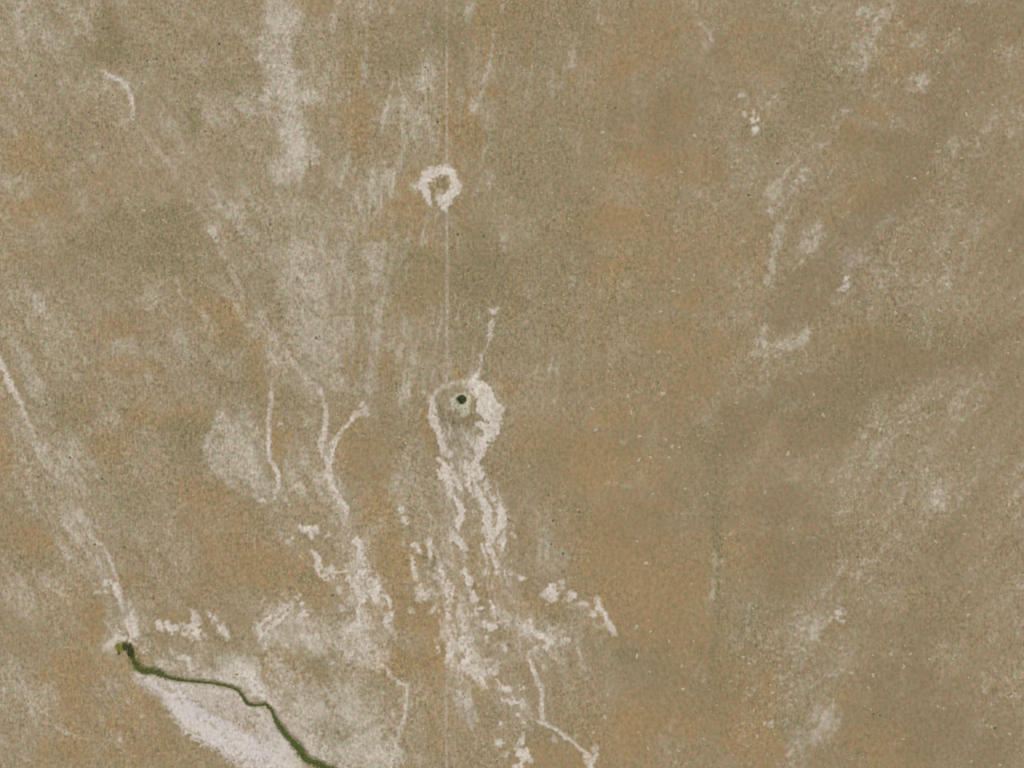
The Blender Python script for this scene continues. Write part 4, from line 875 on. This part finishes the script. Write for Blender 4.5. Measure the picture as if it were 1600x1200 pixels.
rocks = [rock(np.random.RandomState(60 + i)) for i in range(6)]
for m_ in rocks: m_.materials.append(M_ROCK)
R3 = [(1279, 20, 3), (1499, 46, 2.2), (1554, 80, 2), (1464, 79, 2.2), (1369, 78, 2), (1535, 145, 2.4), (1512, 143, 2), (1550, 164, 1.8), (1510, 179, 2.2), (1482, 222, 2.6), (1466, 237, 2.8), (1449, 271, 2.2), (1429, 279, 2.3), (1507, 289, 1.9), (1569, 260, 1.8), (1242, 241, 2.2), (1502, 247, 1.7),
      (1455, 314, 2.3), (1517, 319, 2), (1576, 315, 2.2), (1501, 380, 2.2), (1447, 439, 2.8), (1585, 467, 2.4), (1532, 586, 2.8), (1590, 535, 2.2), (1575, 552, 1.8), (1399, 489, 2.1), (1495, 485, 2), (1467, 485, 2.2), (1342, 472, 2), (1251, 584, 2), (1577, 392, 2.2), (1422, 392, 1.8),
      (1056, 362, 2.4), (1061, 407, 2.2), (1084, 430, 2.2), (1060, 436, 2.1), (1052, 455, 2.2), (937, 455, 2), (1029, 550, 2.8), (952, 570, 2.2), (1032, 487, 2), (1060, 316, 2), (1012, 337, 1.8), (950, 580, 1.7), (1082, 438, 2),
      (940, 37, 2.4), (945, 166, 1.7), (875, 202, 2), (856, 220, 2), (1085, 212, 2.8), (941, 207, 2.1), (837, 252, 1.8), (849, 252, 1.8), (1110, 122, 2), (1064, 269, 2), (927, 295, 2),
      (1035, 615, 3), (981, 619, 2.8), (925, 639, 2.6), (986, 645, 2.2), (930, 672, 2.2), (999, 682, 2.3), (1040, 687, 2.2), (1050, 698, 2.4), (1061, 699, 2.2), (998, 719, 2.5), (1016, 715, 2), (951, 755, 2.3), (1020, 772, 2.1), (1070, 764, 2.3), (1105, 772, 1.9), (1009, 880, 2.4), (826, 729, 2.4), (1045, 715, 1.8), (801, 836, 2.4), (995, 846, 2.1), (1195, 770, 2.2), (1150, 630, 1.8),
      (1420, 660, 2.8), (1375, 671, 2.7), (1370, 661, 2), (1271, 617, 2.2), (1286, 649, 2.4), (1231, 709, 2.8), (1406, 736, 2), (1387, 776, 2.4), (1409, 779, 2.6), (1398, 795, 2), (1482, 777, 2.3), (1466, 789, 3.2), (1512, 760, 2), (1506, 806, 2.5), (1521, 700, 2.2), (1492, 631, 2.2), (1314, 745, 1.8), (1280, 749, 1.8), (1320, 771, 2), (1365, 805, 1.8), (1475, 807, 2), (1507, 835, 2.4), (1462, 847, 2), (1360, 695, 1.7), (1238, 827, 2),
      (1514, 925, 2.4), (1512, 961, 2.1), (1392, 1022, 2.2), (1422, 1022, 2), (1412, 1041, 2.3), (1330, 1052, 2.3), (1364, 1055, 2.6), (1357, 1075, 2.4), (1546, 1001, 2.2), (1452, 1030, 2), (1489, 1030, 1.9), (1465, 1104, 2), (1495, 1100, 1.8), (1474, 1107, 1.9), (1549, 1136, 2.1), (1577, 1147, 1.9), (1536, 1126, 1.7), (1411, 1155, 2), (1580, 1088, 2.2), (1594, 1060, 1.9), (1562, 1195, 1.9), (1517, 1190, 2), (1237, 1042, 2.1), (1220, 1069, 2),
      (994, 980, 3), (1016, 987, 1.9), (995, 1025, 2.6), (1067, 1077, 2.1), (949, 1086, 2.3), (944, 1102, 2.4), (945, 1121, 2.6), (927, 1145, 2.4), (1055, 1192, 2.4), (1161, 1027, 2), (1170, 1037, 2), (1012, 1170, 2.2), (1060, 1174, 2), (1099, 1155, 2), (1044, 1176, 2.2), (1176, 951, 1.9), (1015, 1050, 2), (1065, 1041, 2.1), (1045, 1002, 1.8),
      (224, 329, 2.4), (221, 362, 1.8), (237, 397, 1.5), (219, 420, 1.9), (107, 492, 2.1), (131, 560, 2.3), (164, 804, 2), (246, 859, 2.6), (185, 651, 2.1), (156, 624, 2.2), (77, 624, 2), (67, 627, 2.2), (226, 624, 1.8), (17, 1124, 2.4), (250, 630, 2.4), (376, 661, 2)]
GL = "small pale stone outcrop, one of many dots scattered over the brown plain"
for i, (px, py, r_) in enumerate(R3):
    o = bpy.data.objects.new("limestone_outcrop", rocks[i % 6]); col.objects.link(o)
    x, y = W(px, py); o.location = (x, y, zat(px, py) - 0.05)
    o.scale = (r_ * (1.1 + .5 * rs.rand()), r_ * (1.0 + .5 * rs.rand()), 1.0); o.rotation_euler = (0, 0, rs.rand() * 6.28)
    if i == 0: tag(o, "pinkish white round stone outcrop near the top edge, right of centre", "rock")
    else: tag(o, GL, "rock", "pale stone outcrops dotted over the plain")

# ------------------------------------------------------------------ low ground cover: tussocks and pebbly hummocks, uncountable
NT = 60000
gx = rs.rand(NT) * 1680 - 840; gy = rs.rand(NT) * 1290 - 645
ii = np.clip(np.searchsorted(ax, gx), 0, NX - 1); jj = np.clip(np.searchsorted(ay, gy), 0, NY - 1)
dens = grain[ii, jj] / 1.3 * (1 - 0.85 * np.clip(salt_w[ii, jj] * 1.3, 0, 1)) * (0.35 + 0.9 * np.clip(N12[ii, jj] + 0.5, 0, 1))
keep = (rs.rand(NT) < dens)
gx, gy, ii, jj = gx[keep], gy[keep], ii[keep], jj[keep]
Nn_ = len(gx); gz = Z[ii, jj]
K = 6
ang = (np.arange(K) / K * 2 * np.pi)[None, :] + rs.rand(Nn_, 1) * 6.28
rad_ = (0.6 + 1.3 * rs.rand(Nn_, 1) ** 3) * (0.7 + 0.6 * rs.rand(Nn_, K))
hh_ = 0.22 + 0.4 * rs.rand(Nn_)
vv = np.zeros((Nn_, K + 1, 3), np.float32)
vv[:, :K, 0] = gx[:, None] + np.cos(ang) * rad_; vv[:, :K, 1] = gy[:, None] + np.sin(ang) * rad_; vv[:, :K, 2] = gz[:, None] - 0.05
vv[:, K, 0] = gx + 0.15 * rs.randn(Nn_); vv[:, K, 1] = gy + 0.15 * rs.randn(Nn_); vv[:, K, 2] = gz + hh_
base = (np.arange(Nn_) * (K + 1))[:, None, None]
tri = np.array([(i, (i + 1) % K, K) for i in range(K)])[None]
fs = (base + tri).reshape(-1, 3)
me = mesh_np("ground_cover", vv.reshape(-1, 3), faces3=fs)
tone = np.repeat(np.clip(rs.rand(Nn_) ** 0.9 + 0.3 * (rs.rand(Nn_) - .5), 0, 1), K + 1)
at = me.attributes.new("leaf_tone", 'FLOAT', 'POINT'); at.data.foreach_set("value", tone.astype(np.float32))
M_TUS, n, l, b = new_mat("dry_tussock")
a = n.new("ShaderNodeAttribute"); a.attribute_name = "leaf_tone"
cr = n.new("ShaderNodeValToRGB"); l.new(a.outputs["Fac"], cr.inputs[0])
e = cr.color_ramp.elements
e[0].position = 0.0; e[0].color = (*lin(130, 120, 92), 1)
e[1].position = 1.0; e[1].color = (*lin(184, 170, 140), 1)
q = e.new(0.45); q.color = (*lin(148, 133, 102), 1)
q = e.new(0.75); q.color = (*lin(172, 156, 124), 1)
l.new(cr.outputs[0], b.inputs["Base Color"])
tag(link("ground_cover", me, M_TUS), "sparse dry tussock and low scrub covering the desert plain", "scrub", kind="stuff")
